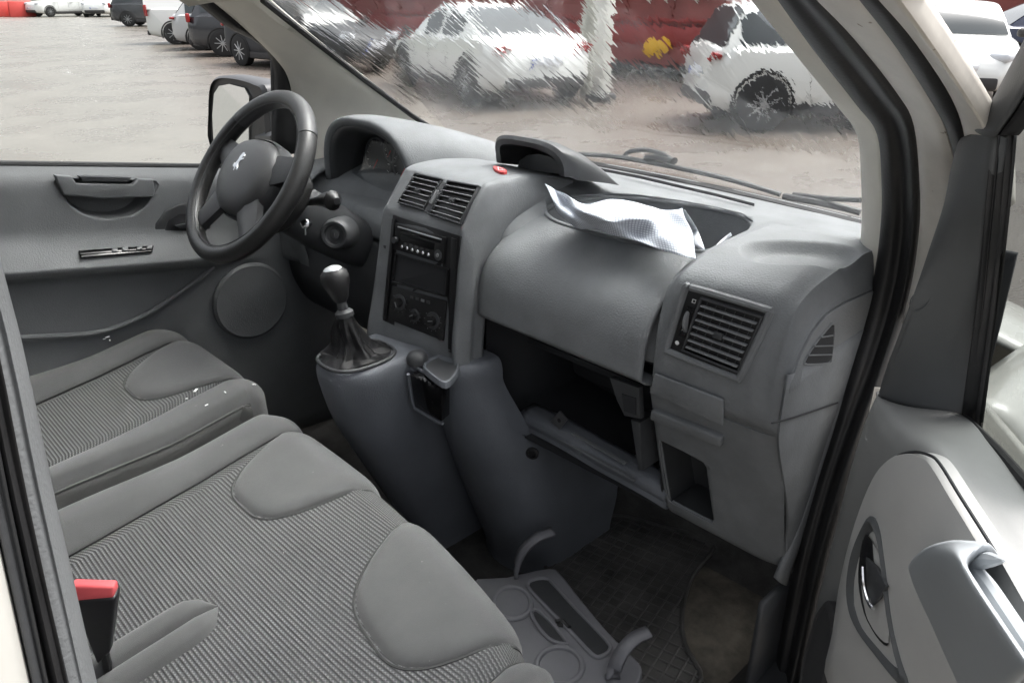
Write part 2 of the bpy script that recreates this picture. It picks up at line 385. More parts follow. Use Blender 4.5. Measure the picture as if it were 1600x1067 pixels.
# extend the pillar trim above the frame to the roof
for sgn, ya in ((1, .6), (-1, -.6)):
    b = B(); b.grid(surf([[V((.86, ya*.99, 1.575)), V((.64, ya*.97, 1.73)), V((.42, ya*.95, 1.87))], [V((.80, ya*1.10, 1.58)), V((.60, ya*1.08, 1.72)), V((.38, ya*1.06, 1.86))], [V((.74, ya*1.17, 1.57)), V((.54, ya*1.16, 1.70)), V((.34, ya*1.13, 1.83))]], 4, 3)); b.ob('pillar_trim', 'pillar_trim', van, solid=.012)
l2 = PP([(291, -8), (350, 40), (424, 95), (424, 240)], y=.735); r2 = PP([(330, -8), (385, 44), (447, 105), (470, 240)], y=.715)
b = B(); b.grid(surf([l2, [p.lerp(q, .5)+V((0, -.012, 0)) for p, q in zip(l2, r2)], r2], 6, 3)); b.ob('door_seal', 'rubber', van, solid=.01)
# near pillar: strips that run along the door opening
e0 = [(1165, -10), (1173, 0), (1241, 83), (1311, 170), (1340, 212), (1346, 280), (1347, 345), (1343, 400), (1338, 440)]
e1 = [(1207, -10), (1215, 0), (1272, 79), (1337, 162), (1372, 212), (1379, 290), (1378, 350), (1372, 410), (1358, 470)]
A0 = [P(a, c, y=-.612) for a, c in e0]; A1 = [P(a, c, y=-.668) for a, c in e1]
b = B(); b.grid(surf([[p+V((.03, .0, .0)) for p in A0], A0, [p.lerp(q, .5)+V((-.012, .006, .006)) for p, q in zip(A0, A1)], A1, [p+V((.02, -.01, 0)) for p in A1]], 5, 4))
o = b.ob('pillar_trim', 'pillar_trim', van, solid=.006); o['label'] = 'pale trim of the windscreen pillar beside the open door'
s0 = [(1207, -10), (1215, 0), (1272, 79), (1337, 162), (1372, 212), (1379, 290), (1378, 350), (1370, 420), (1354, 490), (1330, 570), (1300, 670), (1272, 760), (1245, 860), (1225, 960), (1205, 1075)]
s1 = [(1270, -10), (1278, 0), (1337, 61), (1403, 144), (1431, 197), (1440, 290), (1440, 350), (1430, 430), (1412, 505), (1385, 585), (1350, 670), (1322, 750), (1293, 850), (1268, 955), (1240, 1075)]
S0 = [P(a, c, y=-.672) for a, c in s0]; S1 = [P(a, c, y=-.722) for a, c in s1]
b = B(); b.grid(surf([[p+V((.02, .01, 0)) for p in S0], S0, [p.lerp(q, .3)+V((-.006, .0, .0)) for p, q in zip(S0, S1)], [p.lerp(q, .52)+V((.003, 0, 0)) for p, q in zip(S0, S1)], [p.lerp(q, .78)+V((-.012, -.004, .0)) for p, q in zip(S0, S1)], S1, [p+V((.02, -.002, 0)) for p in S1]], 5, 5))
b.ob('door_seal', 'rubber', van, solid=.004)
j1 = [(1335, -10), (1342, 0), (1403, 79), (1464, 175), (1480, 215), (1492, 270), (1490, 350), (1478, 430), (1430, 500)]
sj = s1[:9]
J0 = [P(a-3, c, y=-.728) for a, c in sj]; J1 = [P(a, c, y=-.775) for a, c in j1]
b = B(); b.grid(surf([[p+V((.03, 0, 0)) for p in J0], J0, [p.lerp(q, .5)+V((-.004, 0, 0)) for p, q in zip(J0, J1)], J1, [p+V((.03, 0, 0)) for p in J1]], 5, 4)); b.ob('door_jamb', 'jamb_paint', van, solid=.004)
k1 = [(1365, -10), (1372, 0), (1429, 66), (1486, 153), (1506, 214), (1512, 280), (1500, 380)]
kj = [(1335, -10), (1342, 0), (1403, 79), (1464, 175), (1482, 215), (1490, 260), (1484, 360)]
K0 = [P(a, c, y=-.777) for a, c in kj]; K1 = [P(a, c, y=-.80) for a, c in k1]
b = B(); b.grid(surf([[p+V((.02, .0, 0)) for p in K0], K0, [p.lerp(q, .5)+V((-.012, -.004, 0)) for p, q in zip(K0, K1)], K1, [p+V((.03, 0, 0)) for p in K1]], 5, 4)); b.ob('door_seal', 'rubber', van, solid=.004)
m1 = [(1400, -10), (1407, 0), (1469, 87), (1538, 195), (1560, 250), (1565, 330)]
mj = [(1365, -10), (1372, 0), (1429, 66), (1486, 153), (1507, 214), (1513, 290)]
M0 = [P(a, c, y=-.803) for a, c in mj]; M1 = [P(a, c, y=-.835) for a, c in m1]
b = B(); b.grid(surf([[p+V((.03, 0, 0)) for p in M0], M0, [p.lerp(q, .5)+V((-.012, -.004, 0)) for p, q in zip(M0, M1)], M1, [p+V((.05, .0, 0)) for p in M1]], 5, 4)); b.ob('outer_pillar', 'jamb_paint', van, solid=.004)
# front wings between bonnet and doors
for sg in (-1, 1):
    b = B(); b.grid(surf([[V((x, sg*(y+dy), z+dz)) for y, z in ((.80, 1.0), (.86, 1.02), (.91, .96), (.935, .8), (.94, .6), (.93, .42))] for x, dy, dz in ((1.06, 0, .07), (1.25, 0, .06), (1.5, 0, .03), (1.8, -.01, -.03), (2.1, -.06, -.12), (2.24, -.15, -.25))], 4, 4)); b.ob('front_wing', 'white_paint', van, solid=.01)
b = B(); b.grid(surf([[V((x, -.80, z)) for z in (1.15, .8, .46)] for x in (1.04, 1.10)], 2, 3)); b.ob('hinge_face', 'jamb_paint', van, solid=.006)
# sill trim strip beside the dash, sill step
t0 = PP([(1322, 598), (1290, 690), (1255, 800), (1215, 905)], y=-.674); t1 = PP([(1338, 598), (1302, 700), (1266, 810), (1230, 915)], y=-.676)
b = B(); b.grid(surf([t0, [p.lerp(q, .5)+V((-.003, -.003, 0)) for p, q in zip(t0, t1)], t1], 4, 2)); b.ob('trim_strip', 'dash', van, solid=.008)
b = B(); b.grid(surf([[V((x, y, z)) for y, z in ((-.60, .47), (-.63, .50), (-.66, .565), (-.69, .575), (-.745, .56), (-.76, .46), (-.77, .36))] for x in (-.1, .5, 1.0, 1.12)], 3, 4)); b.ob('sill', 'dark_plastic', van, solid=.006)
# near centre pillar at the left edge of the view
def strip(cols, name, m, solid=.006, bulge=None):
    G = []
    for (xa, xb, y) in cols:
        a, c = P(xa, 425, y=y), P(xb, 1067, y=y); d = (c-a)/(a.z-c.z)
        G.append([a - d*.32 + V((-.10, 0, 0)), a-d*.12+V((-.012, 0, 0)), a, a.lerp(c, .5), c, c+d*.3, c+d*.85])
    b = B(); b.grid(surf(G, 4, 4)); return b.ob(name, m, van, solid=solid)
strip([(6, 152, -.685), (-4, 146, -.70), (-20, 132, -.712), (-42, 108, -.716), (-46, 104, -.712)], 'pillar_trim', 'driver_door')['label'] = 'grey trim of the centre pillar at the left edge'
strip([(-44, 106, -.712), (-52, 96, -.722), (-62, 84, -.722), (-68, 76, -.714)], 'door_seal', 'rubber')
strip([(-66, 78, -.716), (-76, 66, -.73), (-90, 52, -.733), (-96, 48, -.727)], 'door_seal', 'dark_plastic')
strip([(-94, 50, -.73), (-120, 20, -.742), (-190, -60, -.75), (-420, -300, -.76)], 'centre_pillar', 'white_paint')
# windscreen: the pane, and the film of rain running over it
wsr = thing('windscreen', 'raked windscreen glass covered with running rain water', 'windscreen', (1.4, 0, 1.232))
def wgrid(off): return [[wpt(y/12*.70, s/14, off) for y in range(-12, 13)] for s in range(0, 15)]
b = B(); b.grid(wgrid(0)); b.ob('glass_pane', 'window_glass', wsr)
b = B(); b.grid(wgrid(.004)); b.grid(wgrid(.006))
film = b.ob('rain_film', 'rain_inner', wsr); film.data.materials.append(MAT['rain_outer'])
for p_ in film.data.polygons:
    c = p_.center; top = (c-wpt(c.y, 0)).dot(V((.694, 0, 1)).normalized()) >.005
    p_.material_index = 1 if top else 0
    if (p_.normal.z > 0) != top: p_.flip()
uv_from(film, lambda c: (c.y+.7, (c.z-1.232)/.611*1.07))
# ------------------------------------------------------------------ dashboard
dash = thing('dashboard', 'long grey plastic dashboard with central stack and open glovebox hole', 'dashboard', (1.0, 0, .8))
def dent(G, extra=0):
    """the shallow dished tray pressed into the far right of the top"""
    for r in G:
        for p in r:
            dx, dy = p.x-1.005, p.y+.592; u = (dx*.62-dy*.78)/.078; v = (dx*.78+dy*.62)/.052; q = 1-(abs(u)**2.6+abs(v)**2.6)
            if q > -.3 and p.x > .9: p.z -= (.020+extra)*sm((q+.28)/.95)*sm((p.y+.668)/.03)
    return G
def blendcols(cols, ys, n=5):
    pr = [(y, cr([V((x, 0, z)) for x, z in p], n)) for y, p in cols]; out = []
    for y in ys:
        for k in range(len(pr)-1):
            if pr[k][0] >= y >= pr[k+1][0]:
                t = sm((pr[k][0]-y)/(pr[k][0]-pr[k+1][0]))
                out.append([V((lerp(a.x, c.x, t), y, lerp(a.z, c.z, t))) for a, c in zip(pr[k][1], pr[k+1][1])]); break
    return out
def span(a, b_, n): return [a+(b_-a)*i/n for i in range(n+1)]
tail = [(.99, 1.225), (.93, 1.203), (.88, 1.175), (.858, 1.10)]
cols = [(.74, [(1.33, 1.228), (1.2, 1.228), (1.08, 1.222), (1.0, 1.21), (.94, 1.19), (.90, 1.15), (.88, 1.10), (.88, .98)]),
        (.40, [(1.38, 1.228), (1.25, 1.24), (1.12, 1.24), (1.02, 1.2), (.98, 1.15), (.96, 1.1), (.95, 1.05), (.95, .98)]),
        (.14, [(1.395, 1.228), (1.25, 1.248), (1.12, 1.27), (1.0, 1.28), (.94, 1.27), (.9, 1.24), (.89, 1.2), (.88, 1.1)]),
        (-.06, [(1.40, 1.228), (1.25, 1.25), (1.12, 1.275), (1.03, 1.28), (.95, 1.27), (.9, 1.25), (.89, 1.2), (.88, 1.1)]),
        (-.15, [(1.395, 1.228), (1.25, 1.247), (1.13, 1.258), (1.06, 1.25)]+tail),
        (-.45, [(1.375, 1.228), (1.25, 1.247), (1.13, 1.257), (1.06, 1.25)]+tail),
        (-.52, [(1.365, 1.228), (1.24, 1.248), (1.12, 1.2645), (1.06, 1.24), (.96, 1.215), (.90, 1.19), (.88, 1.16), (.88, 1.10)]),
        (-.64, [(1.34, 1.228), (1.24, 1.248), (1.12, 1.263), (1.06, 1.24), (.96, 1.215), (.90, 1.19), (.88, 1.16), (.88, 1.10)]),
        (-.672, [(1.33, 1.218), (1.22, 1.222), (1.12, 1.213), (1.06, 1.20), (.96, 1.19), (.90, 1.17), (.89, 1.15), (.885, 1.10)])]
def lidz(x):
    if x > 1.03: return 1.249
    for (xa, za), (xb, zb) in zip(LIDP, LIDP[1:]):
        if xa <= x <= xb: return lerp(za, zb, (x-xa)/(xb-xa))
    return 1.10
LIDP = [(.829, 1.092), (.837, 1.15), (.852, 1.178), (.868, 1.193), (.90, 1.212), (.94, 1.2265), (.975, 1.235), (1.01, 1.2395), (1.03, 1.249)]
def onlid(px, py):
    z0, z1 = 1.15, 1.30
    for _ in range(40):
        zm = (z0+z1)/2
        if zm > lidz(P(px, py, z=zm).x): z1 = zm
        else: z0 = zm
    return P(px, py, z=z0)
b = B(); b.grid(dent(blendcols(cols, [k*.01 for k in range(74, -67, -1)]+[-.672], 8), .012))
binloop = PP([(851, 327), (872, 318), (900, 312), (950, 309), (1000, 311), (1060, 318), (1120, 328), (1160, 339), (1178, 352), (1172, 366), (1150, 384), (1120, 399), (1100, 404), (1040, 402), (970, 391), (900, 370), (860, 350)], z=1.248)
binloop = [onlid(a, c) for a, c in ((851, 327), (872, 318), (900, 312), (950, 309), (1000, 311), (1060, 318), (1120, 328), (1160, 339), (1176, 352), (1170, 364), (1150, 378), (1120, 390), (1090, 394), (1040, 389), (970, 376), (900, 357), (862, 343))]
print('BIN', [tuple(round(v, 3) for v in p) for p in binloop])
b.hole(binloop, (0, 0, 1))
b.ob('top_cover', 'dash', dash, solid=.004)
# storage bin sunk in the top
lp = cr(binloop, 3, True); cB = sum(lp, V())/len(lp)
b = B(); b.grid([[p+V((0, 0, .003)) for p in lp], [cB.lerp(p, .985)+V((0, 0, -.004)) for p in lp], [cB.lerp(p, .96)+V((0, 0, -.05)) for p in lp], [cB.lerp(p, .90)+V((0, 0, -.075)) for p in lp], [cB.lerp(p, .4)+V((0, 0, -.078)) for p in lp]], cu=True)
b.bm.faces.new([b.bm.verts.new(cB.lerp(p, .4)+V((0, 0, -.078))) for p in lp]); b.ob('storage_bin', 'dash', dash)
b = B(); b.tube([p+V((0, 0, .0)) for p in lp], .0045, 8, True); b.ob('bin_rim', 'dash', dash)
# glovebox lid: one wide barrel
prof = [(.875, 1.068), (.845, 1.070), (.8315, 1.079), (.829, 1.092), (.837, 1.15), (.868, 1.193), (.94, 1.2265), (1.01, 1.2395), (1.06, 1.243)]
b = B(); cp = cr([V((x, 0, z)) for x, z in prof], 6)
ysl = [-.100, -.1015, -.105]+span(-.115, -.445, 26)+[-.455, -.4585, -.460]
inset = {0: .010, 1: .004, 2: .001, len(ysl)-1: .010, len(ysl)-2: .004, len(ysl)-3: .001}
b.grid([[V((p.x+inset.get(i, 0)*.8, y, p.z-inset.get(i, 0)*.6)) for p in cp] for i, y in enumerate(ysl)])
b.hole(binloop, (0, 0, 1)); b.ob('glovebox_lid', 'dash_lid', dash, solid=.004)
# cheek between the stack and the lid
E1 = [(1.10, 1.272), (1.0, 1.296), (.93, 1.302), (.885, 1.302), (.858, 1.295), (.818, 1.245), (.808, 1.22), (.797, 1.12), (.785, 1.02), (.785, .98)]
E2 = [(1.08, 1.246), (1.0, 1.232), (.94, 1.219), (.90, 1.204), (.868, 1.187), (.846, 1.16), (.838, 1.14), (.830, 1.09), (.822, 1.02), (.82, .98)]
r0 = [V((x+.01, -.070, z+.001)) for x, z in E1]; r1 = [V((x, -.088, z)) for x, z in E1]; r4 = [V((x, -.0985, z)) for x, z in E2]
r2 = [a.lerp(c, .22)+V((0, -.006, 0)) for a, c in zip(r1, r4)]; r3 = [a.lerp(c, .65)+V((0, -.008, 0)) for a, c in zip(r1, r4)]
r5 = [p+V((.02, -.004, -.01)) for p in r4]
b = B(); b.grid(surf([r0, r1, r2, r3, r4, r5], 5, 4)); b.ob('stack_cheek', 'dash', dash, solid=.004)
# stack module: top, sloped vent face, upright panel face
mp_ = [(1.12, 1.265), (1.04, 1.291), (.95, 1.304), (.89, 1.304), (.864, 1.299), (.855, 1.292), (.836, 1.268), (.816, 1.243), (.805, 1.222), (.797, 1.15), (.788, 1.08), (.777, 1.01), (.775, .975)]
def modrow(y, dx, dz, tw): return [V((x+dx+tw*max(0, (1.24-z))*.12, y, z+dz)) for x, z in mp_]
b = B(); b.grid(surf([modrow(.140, .05, -.03, -1), modrow(.138, .012, -.008, -1), modrow(.130, .002, -.001, -1), modrow(.10, 0, 0, -.8), modrow(0, -.002, .001, 0), modrow(-.06, 0, 0, .7), modrow(-.080, .001, 0, 1), modrow(-.089, .008, -.004, 1)], 5, 4))
b.ob('stack_module', 'dash', dash, solid=.004)
pv = (V((.857, 0, 1.294)), V((-.78, 0, .627))); pp = None
def modx(y, z):
    pts_ = mp_[7:]
    for (xa, za), (xb, zb) in zip(pts_, pts_[1:]):
        if za >= z >= zb: x = lerp(xa, xb, (za-z)/(za-zb)); break
    else: x = pts_[0][0] if z > pts_[0][1] else pts_[-1][0]
    kn_ = [(.13, -1), (.10, -.8), (0, 0), (-.06, .7), (-.08, 1)]; tw_ = -1 if y > .13 else 1
    for (ya, ta), (yb, tb_) in zip(kn_, kn_[1:]):
        if ya >= y >= yb: tw_ = lerp(ta, tb_, (ya-y)/(ya-yb))
    return x+tw_*max(0, 1.24-z)*.12
def onmod(px, py):
    x0, x1 = .70, .95
    for _ in range(40):
        xm = (x0+x1)/2; p = P(px, py, x=xm)
        if xm > modx(p.y, p.z): x1 = xm
        else: x0 = xm
    return P(px, py, x=x0)
def vent(quad, plane, nsl, lab=None, hslat=True, wheel=None, tab=True, nvert=0, frame=.004):
    Q = Quad(*[P(a, c, pl=plane) for a, c in quad])
    b = B(); b.qbox(Q, -.03, 1.03, -.04, 1.04, .0005, .003, .001)
    root = b.ob('air_vent', 'black_plastic', dash)
    if lab: root['label'] = lab
    b = B()
    for u0, u1, v0, v1 in ((-.05, 1.05, -.07, -.02), (-.05, 1.05, 1.02, 1.07), (-.05, -.015, -.02, 1.02), (1.015, 1.05, -.02, 1.02)): b.qbox(Q, u0, u1, v0, v1, -.001, frame+.004, .0012)
    b.ob('vent_frame', 'dark_plastic', root)
    for k in range(nvert):
        u = (k+.5)/nvert
        b = B(); b.qbox(Q, u-.006, u+.006, .01, .99, .003, .0045); b.ob('vane', 'slat', root)
    for i in range(nsl):
        v = (i+.5)/nsl; h = .22/nsl
        b = B()
        b.hexa([Q(.005, v-h*.3, .004), Q(.995, v-h*.3, .004), Q(.995, v+h*.5, .004), Q(.005, v+h*.5, .004), Q(.005, v+h*.2, .009), Q(.995, v+h*.2, .009), Q(.995, v+h*1.1, .009), Q(.005, v+h*1.1, .009)], .0006, 1)
        b.ob('slat', 'slat_edge', root)
    if tab:
        b = B(); b.qbox(Q, .42, .58, .44, .56, .008, .013, .0012); b.ob('tab', 'slat', root)
    return Q, root
vL, _ = vent([(652, 276), (691, 285), (664, 328), (628, 317)], pv, 6, 'left one of the twin vents atop the stack')
vR, _ = vent([(703, 288), (748, 296), (721, 349), (677, 335)], pv, 6, 'right one of the twin vents atop the stack')
Q = Quad(*[P(a, c, pl=pv) for a, c in ((693, 286), (700, 288), (674, 335), (666, 331))])
b = B(); b.qbox(Q, 0, 1, 0, 1, 0, .006, .001); o = b.ob('vent_divider', 'dark_plastic', dash)
b = B(); b.qbox(Q, .2, .8, .3, .75, .004, .010, .002); b.ob('thumb_wheel', 'slat_edge', o)
# hazard switch
Q = Quad(*PP([(768, 262), (784, 264), (795, 272), (778, 272)], z=1.306))
b = B(); b.prism([Q(.5+.55*math.cos(t*.314), .5+.55*math.sin(t*.314), -.002) for t in range(20)], Q.n*.006, .0012); o = b.ob('hazard_switch', 'red_plastic', dash)
b = B()
tri = [(.5, .2), (.8, .75), (.2, .75)]
for i in range(3):
    a, c = tri[i], tri[(i+1) % 3]; b.tube([Q(*a, .0045), Q(*c, .0045)], .0007, 5)
b.ob('symbol', 'hazard_white', o)
# black fascia with radio, slot, heater panel
fq = Quad(*[onmod(a, c) for a, c in ((616, 336), (721, 369), (716, 556), (600, 500))])
b = B(); b.qbox(fq, 0, 1, 0, 1, -.006, .004, .0015); fascia = b.ob('fascia', 'black_plastic', dash)
for u0, u1 in ((.015, .06), (.90, .975)):
    b = B(); b.qbox(fq, u0, u1, .03, .97, .004, .0075, .0015); b.ob('fascia_rail', 'black_plastic', fascia)
rq = Quad(*[onmod(a, c) for a, c in ((625, 349), (701, 371), (697, 412), (620, 389))])
b = B(); b.qbox(rq, 0, 1, 0, 1, .004, .009, .0012); radio = b.ob('radio', 'black_plastic', fascia)
def disc(Q, u, v, r, w0, w1, name, m, par, n=20, dome=0):
    b = B(); o = Q(u, v, 0); pr = [(r*.98, w0), (r, w0+.0005), (r*.96, w1), (r*.8, w1+dome)]
    b.lathe(pr, o, Q.n, n); return b.ob(name, m, par)
b = B(); b.qbox(rq, .05, .95, .08, .13, .009, .0105, .0005); b.ob('trim_line', 'silver_paint', radio)
b = B(); b.qbox(rq, .10, .93, .17, .25, .0088, .0095); b.ob('disc_slot', 'black_gloss', radio)
b = B(); b.qbox(rq, .12, .82, .32, .58, .0088, .0096); b.ob('display', 'black_gloss', radio)
for k in range(6):
    b = B(); u = .20+k*.108; b.lathe([(.0033, .009), (.0034, .0115), (.0022, .0128), (.0005, .013)], rq(u, .80), rq.n, 12); b.ob('preset_button', 'chrome', radio)
disc(rq, .05, .62, .006, .009, .016, 'volume_knob', 'dark_plastic', radio)
disc(rq, .91, .72, .010, .009, .0105, 'selector_pad', 'dark_plastic', radio); disc(rq, .91, .72, .0035, .0105, .012, 'select_button', 'slat_edge', radio)
for k in range(5):
    b = B(); b.qbox(rq, .22+k*.11, .29+k*.11, .62, .68, .009, .0098); b.ob('function_button', 'slat', radio)
sq = Quad(*[onmod(a, c) for a, c in ((624, 397), (703, 421), (700, 461), (619, 439))])
b = B(); b.qbox(sq, 0, 1, 0, 1, .0042, .0046); slot = b.ob('slot_pocket', 'cavity', fascia)
b = B()
for u0, u1, v0, v1 in ((-.02, 1.02, -.05, 0), (-.02, 1.02, 1, 1.06), (-.02, 0, 0, 1), (1, 1.02, 0, 1)): b.qbox(sq, u0, u1, v0, v1, .004, .010, .001)
b.ob('slot_frame', 'black_plastic', slot)
hq = Quad(*[onmod(a, c) for a, c in ((617, 446), (702, 470), (697, 532), (611, 498))])
b = B(); b.qbox(hq, 0, 1, 0, 1, .004, .008, .0012); heat = b.ob('heater_panel', 'black_plastic', fascia)
for u, v, r, ang in ((.18, .40, .0155, -60), (.47, .62, .0125, 30), (.80, .58, .0165, 15)):
    o = disc(hq, u, v, r, .008, .010, 'dial_ring', 'dark_plastic', heat)
    k = disc(hq, u, v, r*.62, .010, .020, 'heater_knob', 'black_plastic', heat)
    a_ = hq.p[1]-hq.p[0]; a_.normalize(); d_ = hq.p[3]-hq.p[0]; d_.normalize(); t_ = R(ang); e_ = a_*math.cos(t_)-d_*math.sin(t_); c_ = hq(u, v, .0205)
    b = B(); b.tube([c_-e_*r*.1, c_+e_*r*.55], .0010, 6); b.ob('pointer', 'slat_edge', k)
    b = B()
    for q in range(9):
        g = R(-210+q*30); e2 = a_*math.cos(g)-d_*math.sin(g); b.tube([hq(u, v, .0088)+e2*r*1.12, hq(u, v, .0088)+e2*r*1.25], .0005, 4)
    b.ob('dial_marks', 'slat_edge', heat)
for u in (.36, .46, .56, .66):
    b = B(); b.qbox(hq, u, u+.06, .12, .19, .008, .0088); b.ob('climate_button', 'slat_edge' if u == .56 else 'slat', heat)
b = B(); b.qbox(fq, .15, .80, .90, .93, .004, .0065, .001); b.ob('lower_lip', 'dark_plastic', fascia)
# small switches on the left flank of the fascia
for px, py in ((602, 388), (600, 408)):
    b = B(); b.box(P(px, py, x=.792), (.004, .008, .012), bev=.001); b.ob('small_switch', 'slat', dash)
# display hood on the module top
b = B(); rows = []; inn = []
for x, hw, h, yc, zb in ((.985, .088, .054, -.055, 1.302), (.991, .094, .060, -.055, 1.302), (1.02, .102, .060, -.058, 1.297), (1.055, .104, .050, -.062, 1.290), (1.095, .101, .030, -.066, 1.281), (1.135, .095, .002, -.068, 1.270)):
    rw = []
    for k in range(25):
        t = math.pi*k/24; c_, s_ = math.cos(t), math.sin(t)
        rw.append(V((x + .02*(1-s_) if x < 1 else x, yc+hw*math.copysign(abs(c_)**.62, c_), zb+h*s_**.55)))
    rows.append(rw)
b.grid(rows)
rin = [[V((p.x+.001, -.055+(p.y+.055)*.86, 1.302+(p.z-1.302)*.84)) for p in rows[0]], [V((p.x+.045, -.055+(p.y+.055)*.78, 1.302+(p.z-1.302)*.74)) for p in rows[0]], [V((p.x+.075, -.055+(p.y+.055)*.74, 1.302+(p.z-1.302)*.66)) for p in rows[0]]]
b.grid([rows[0], rin[0]]); hood = b.ob('display_hood', 'dark_plastic', dash)
b = B(); b.grid(rin); b.ob('hood_lining', 'rubber', hood)
c0 = rin[2]; b = B(); b.face(c0); b.ob('hood_back', 'black_plastic', hood)
sc = PP([(808, 264), (812, 251), (824, 243), (842, 241), (858, 245), (870, 252), (876, 270), (874, 272)], x=1.048)
b = B(); b.prism(sc, (.002, 0, 0)); b.ob('display_screen', 'screen', hood)
# passenger vent pod
colsv = [(-.4615, [(1.10, 1.250), (1.03, 1.240), (.96, 1.232), (.915, 1.222), (.885, 1.206), (.868, 1.17), (.862, 1.12), (.862, 1.075), (.872, 1.06)]),
         (-.470, [(1.11, 1.262), (1.04, 1.260), (.96, 1.254), (.905, 1.243), (.867, 1.222), (.852, 1.17), (.848, 1.12), (.849, 1.082), (.86, 1.06)]),
         (-.492, [(1.12, 1.2665), (1.04, 1.268), (.96, 1.266), (.90, 1.256), (.862, 1.236), (.8465, 1.18), (.844, 1.12), (.848, 1.080), (.86, 1.06)]),
         (-.625, [(1.12, 1.2665), (1.04, 1.271), (.96, 1.270), (.90, 1.261), (.864, 1.240), (.8465, 1.18), (.844, 1.12), (.848, 1.080), (.86, 1.06)]),
         (-.655, [(1.12, 1.265), (1.04, 1.268), (.965, 1.262), (.908, 1.252), (.872, 1.230), (.854, 1.18), (.848, 1.12), (.850, 1.080), (.862, 1.06)]),
         (-.672, [(1.12, 1.215), (1.04, 1.220), (.98, 1.224), (.93, 1.222), (.895, 1.208), (.869, 1.182), (.853, 1.14), (.852, 1.08), (.862, 1.06)])]
b = B(); b.grid(dent(blendcols(colsv, [-.4615, -.463, -.465, -.4675, -.470]+span(-.475, -.655, 72)+[-.659, -.663, -.667, -.670, -.672], 26)))
b.ob('vent_pod', 'dash', dash, solid=.003)
vp = (V((.8455, 0, 1.15)), V((-1, 0, .03)).normalized())
fo = Quad(*[P(a, c, pl=vp) for a, c in ((1078, 452), (1200, 488), (1155, 585), (1049, 544))])
b = B(); b.qbox(fo, 0, 1, 0, 1, .000, .0035, .0012); vf = b.ob('vent_bezel', 'black_plastic', dash)
b = B()
lpz = [fo(u, v, .003) for u, v in ((.02, -.045), (.5, -.05), (.98, -.045), (1.035, .0), (1.04, .5), (1.035, 1.0), (.98, 1.045), (.5, 1.05), (.02, 1.045), (-.05, 1.0), (-.055, .5), (-.05, 0))]
b.tube(cr(lpz, 4, True), .0052, 8, True); b.ob('bezel_rim', 'dash', vf)
pvq, pvr = vent([(1101, 469), (1190, 497), (1155, 575), (1074, 543)], vp, 7, 'wide vent at the passenger end of the dashboard', nvert=6, tab=True)
b = B(); b.qbox(fo, .06, .16, .24, .74, .003, .004); ts = b.ob('wheel_slot', 'black_gloss', vf)
b = B(); b.lathe([(.0005, -.003), (.018, -.003), (.020, -.0015), (.020, .0015), (.018, .003), (.0005, .003)], fo(.11, .49, -.008), fo.p[1]-fo.p[0], 28); b.ob('thumb_wheel', 'slat_edge', ts)
b = B()
for u, v in ((.12, .14),): b.tube([fo(u+.03*math.cos(t), v+.035*math.sin(t), .0045) for t in (0.78, 2.36, 3.93, 5.5)], .0006, 5, True)
b.lathe([(.003, .0035), (.003, .0046)], fo(.075, .86), fo.n, 10); b.ob('vent_symbol', 'label_white', vf)
# fuse cover and lower pocket panel
lpl = (V((.8475, 0, 1.075)), V((-.985, 0, -.17)).normalized())
cq = Quad(*[P(a, c, pl=lpl) for a, c in ((1026, 581), (1133, 622), (1133, 663), (1018, 611))])
yrow = [-.4545, -.456, -.462]+span(-.475, -.62, 12)+[-.640, -.655, -.665, -.671]
def lowx(y, z):
    x = .858 + (1.06-z)*.29 + .10*max(0, .93-z)*((.93-z)*2)
    if y < -.62: x += ((-.62-y)/.051)**2*.012
    if y > -.462: x += ((y+.462)/.0075)**2*.006
    return x
b = B(); zs = [1.062, 1.058]+span(1.05, .80, 16)+[.785, .775, .772]
b.grid([[V((lowx(y, z)+(.0 if z > .79 else (.79-z)*1.5)+(.006 if z > 1.06 else 0), y, z)) for z in zs] for y in yrow])
lp2 = (V((.875, 0, 1.0)), V((-.96, 0, -.28)).normalized())
pk = [P(a, c, pl=(V((.90, 0, .94)), lp2[1])) for a, c in ((1036, 684), (1070, 700), (1103, 718), (1108, 726), (1118, 808), (1114, 815), (1080, 798), (1052, 783), (1046, 776), (1033, 695))]
b.hole(pk, lp2[1]); low = b.ob('lower_panel', 'dash', dash, solid=.003)
lpk = cr(pk, 2, True); cK = sum(lpk, V())/len(lpk)
b = B(); b.grid([[cK.lerp(p, 1.02)+V((.002, 0, 0)) for p in lpk], [cK.lerp(p, .99)+V((.012, 0, 0)) for p in lpk], [cK.lerp(p, .95)+V((.07, 0, .0)) for p in lpk], [cK.lerp(p, .4)+V((.075, 0, 0)) for p in lpk]], cu=True)
b.face([cK.lerp(p, .4)+V((.075, 0, 0)) for p in lpk]); b.ob('pocket', 'dark_plastic', low)
b = B(); b.tube(lpk, .0025, 6, True); b.ob('pocket_rim', 'dash', low)
b = B(); b.qbox(cq, 0, 1, 0, 1, .0015, .0062, .0022, 3); b.ob('fuse_cover', 'dash', low)
lq = Quad(*[P(a, c, pl=(V((.866, 0, 1.03)), lp2[1])) for a, c in ((1018, 634), (1132, 679), (1131, 694), (1016, 649))])
b = B(); b.qbox(lq, .04, 1, 0, 1, -.006, .010, .004, 3); b.ob('pocket_lip', 'dash', low)
